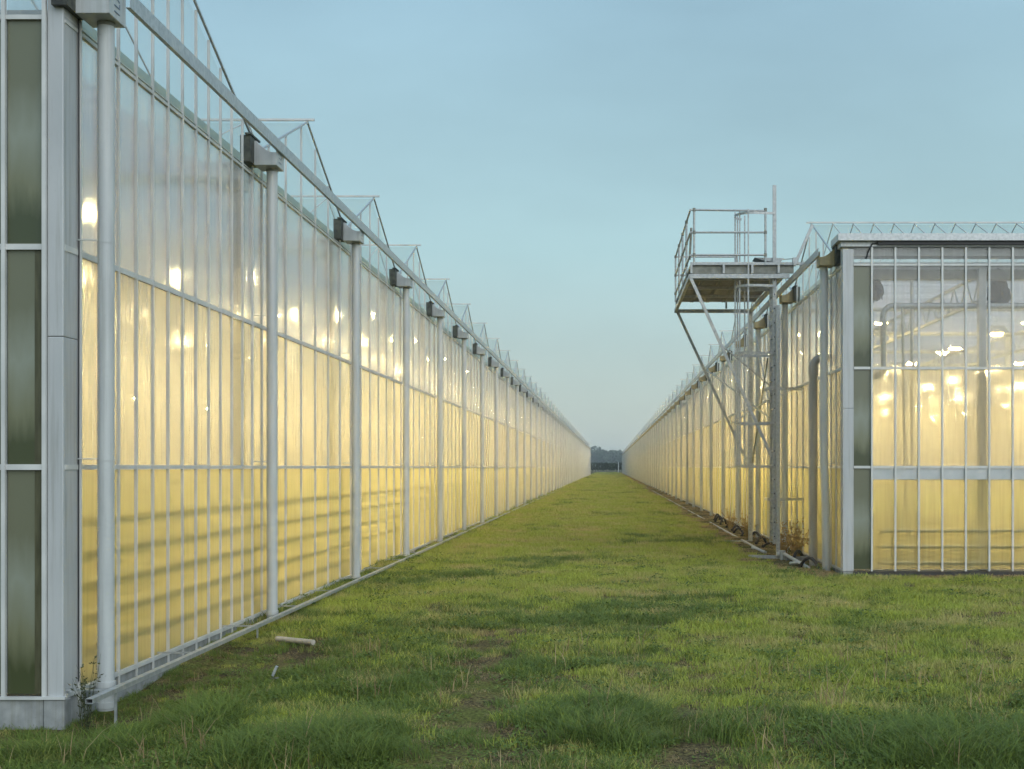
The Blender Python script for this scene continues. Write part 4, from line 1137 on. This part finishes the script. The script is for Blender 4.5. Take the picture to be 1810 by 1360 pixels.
# weeds: branching dry plants by the tower, a dark leafy one at the left corner
def weed(name, x, y, h, n, label, mat, leaf, seed, spread=.35, thick=1.0):
    r = random.Random(seed); z = G(x, y); n = int(n * 1.5)
    t = thing(name, label, "weed", (x, y, z))
    st, lf = MB(), MB()
    for i in range(n):
        a = r.uniform(0, 6.28); hh = h * r.uniform(.5, 1); sp = r.uniform(.1, 1) * spread
        p = [(r.uniform(-.05, .05), r.uniform(-.05, .05), -.02)]
        for k in range(1, 6):
            q = k / 5; p.append((p[0][0] + math.cos(a) * sp * q ** 1.4 + r.uniform(-.01, .01), p[0][1] + math.sin(a) * sp * q ** 1.4, hh * q))
        st.tube(p, [q_ * thick for q_ in (.007, .006, .005, .004, .003, .002)], 4, False)
        for k in range(14):
            q = r.randint(1, 5); c = Vector(p[q]) + Vector((r.uniform(-.02, .02), r.uniform(-.02, .02), r.uniform(-.06, .02)))
            d = Vector((r.uniform(-1, 1), r.uniform(-1, 1), r.uniform(-.2, 1))).normalized() * leaf * r.uniform(.5, 1.3); e_ = d.cross(Vector((r.random(), r.random(), r.random()))).normalized() * leaf * .25
            lf.poly([c, c + d * .5 + e_, c + d, c + d * .5 - e_])
    obj("stems", st, M[mat], t); obj("leaves", lf, M[mat], t)
M['weed_dry'] = surf("dry_weed", (0.30, 0.20, 0.08), (0.50, 0.37, 0.16), 0.8, 0, 9)
M['weed_green'] = surf("dark_weed", (0.04, 0.05, 0.015), (0.08, 0.09, 0.03), 0.8, 0, 9)
weed("dry_weed", 3.42, 24.3, .75, 22, "tall yellowed branching weed between the ladder and the bent drain pipe", 'weed_dry', .06, 1)
weed("dry_weed", 3.30, 25.2, .6, 16, "dry brown weed growing behind the foot of the ladder", 'weed_dry', .06, 2)
weed("dry_weed", 3.25, 31.2, .55, 14, "low dry weed at the wall just past the far tower post", 'weed_dry', .06, 3)
weed("dry_weed", 3.35, 36.5, .6, 14, "dry weed at the right wall well beyond the tower, by the hoses", 'weed_dry', .04, 4)
weed("leafy_weed", -3.72, 9.42, .55, 9, "dark small leaved weed growing by the left corner behind the white downpipe", 'weed_green', .03, 5, .16, .45)

# ------------------------------------------------------------------ damp evening air
hm, t_, n_, l_ = newmat("damp_air")
ho = n_.new("ShaderNodeOutputMaterial"); hv = n_.new("ShaderNodeVolumePrincipled")
hv.inputs["Color"].default_value = (0.96, 0.985, 1.0, 1); hv.inputs["Density"].default_value = 0.00042; hv.inputs["Anisotropy"].default_value = 0.0
l_.new(hv.outputs[0], ho.inputs["Volume"])
mb = MB(); mb.box(-1200, 1200, -280, 1500, -1.3, 24)
hz = obj("haze", mb, hm); hz["kind"] = "stuff"
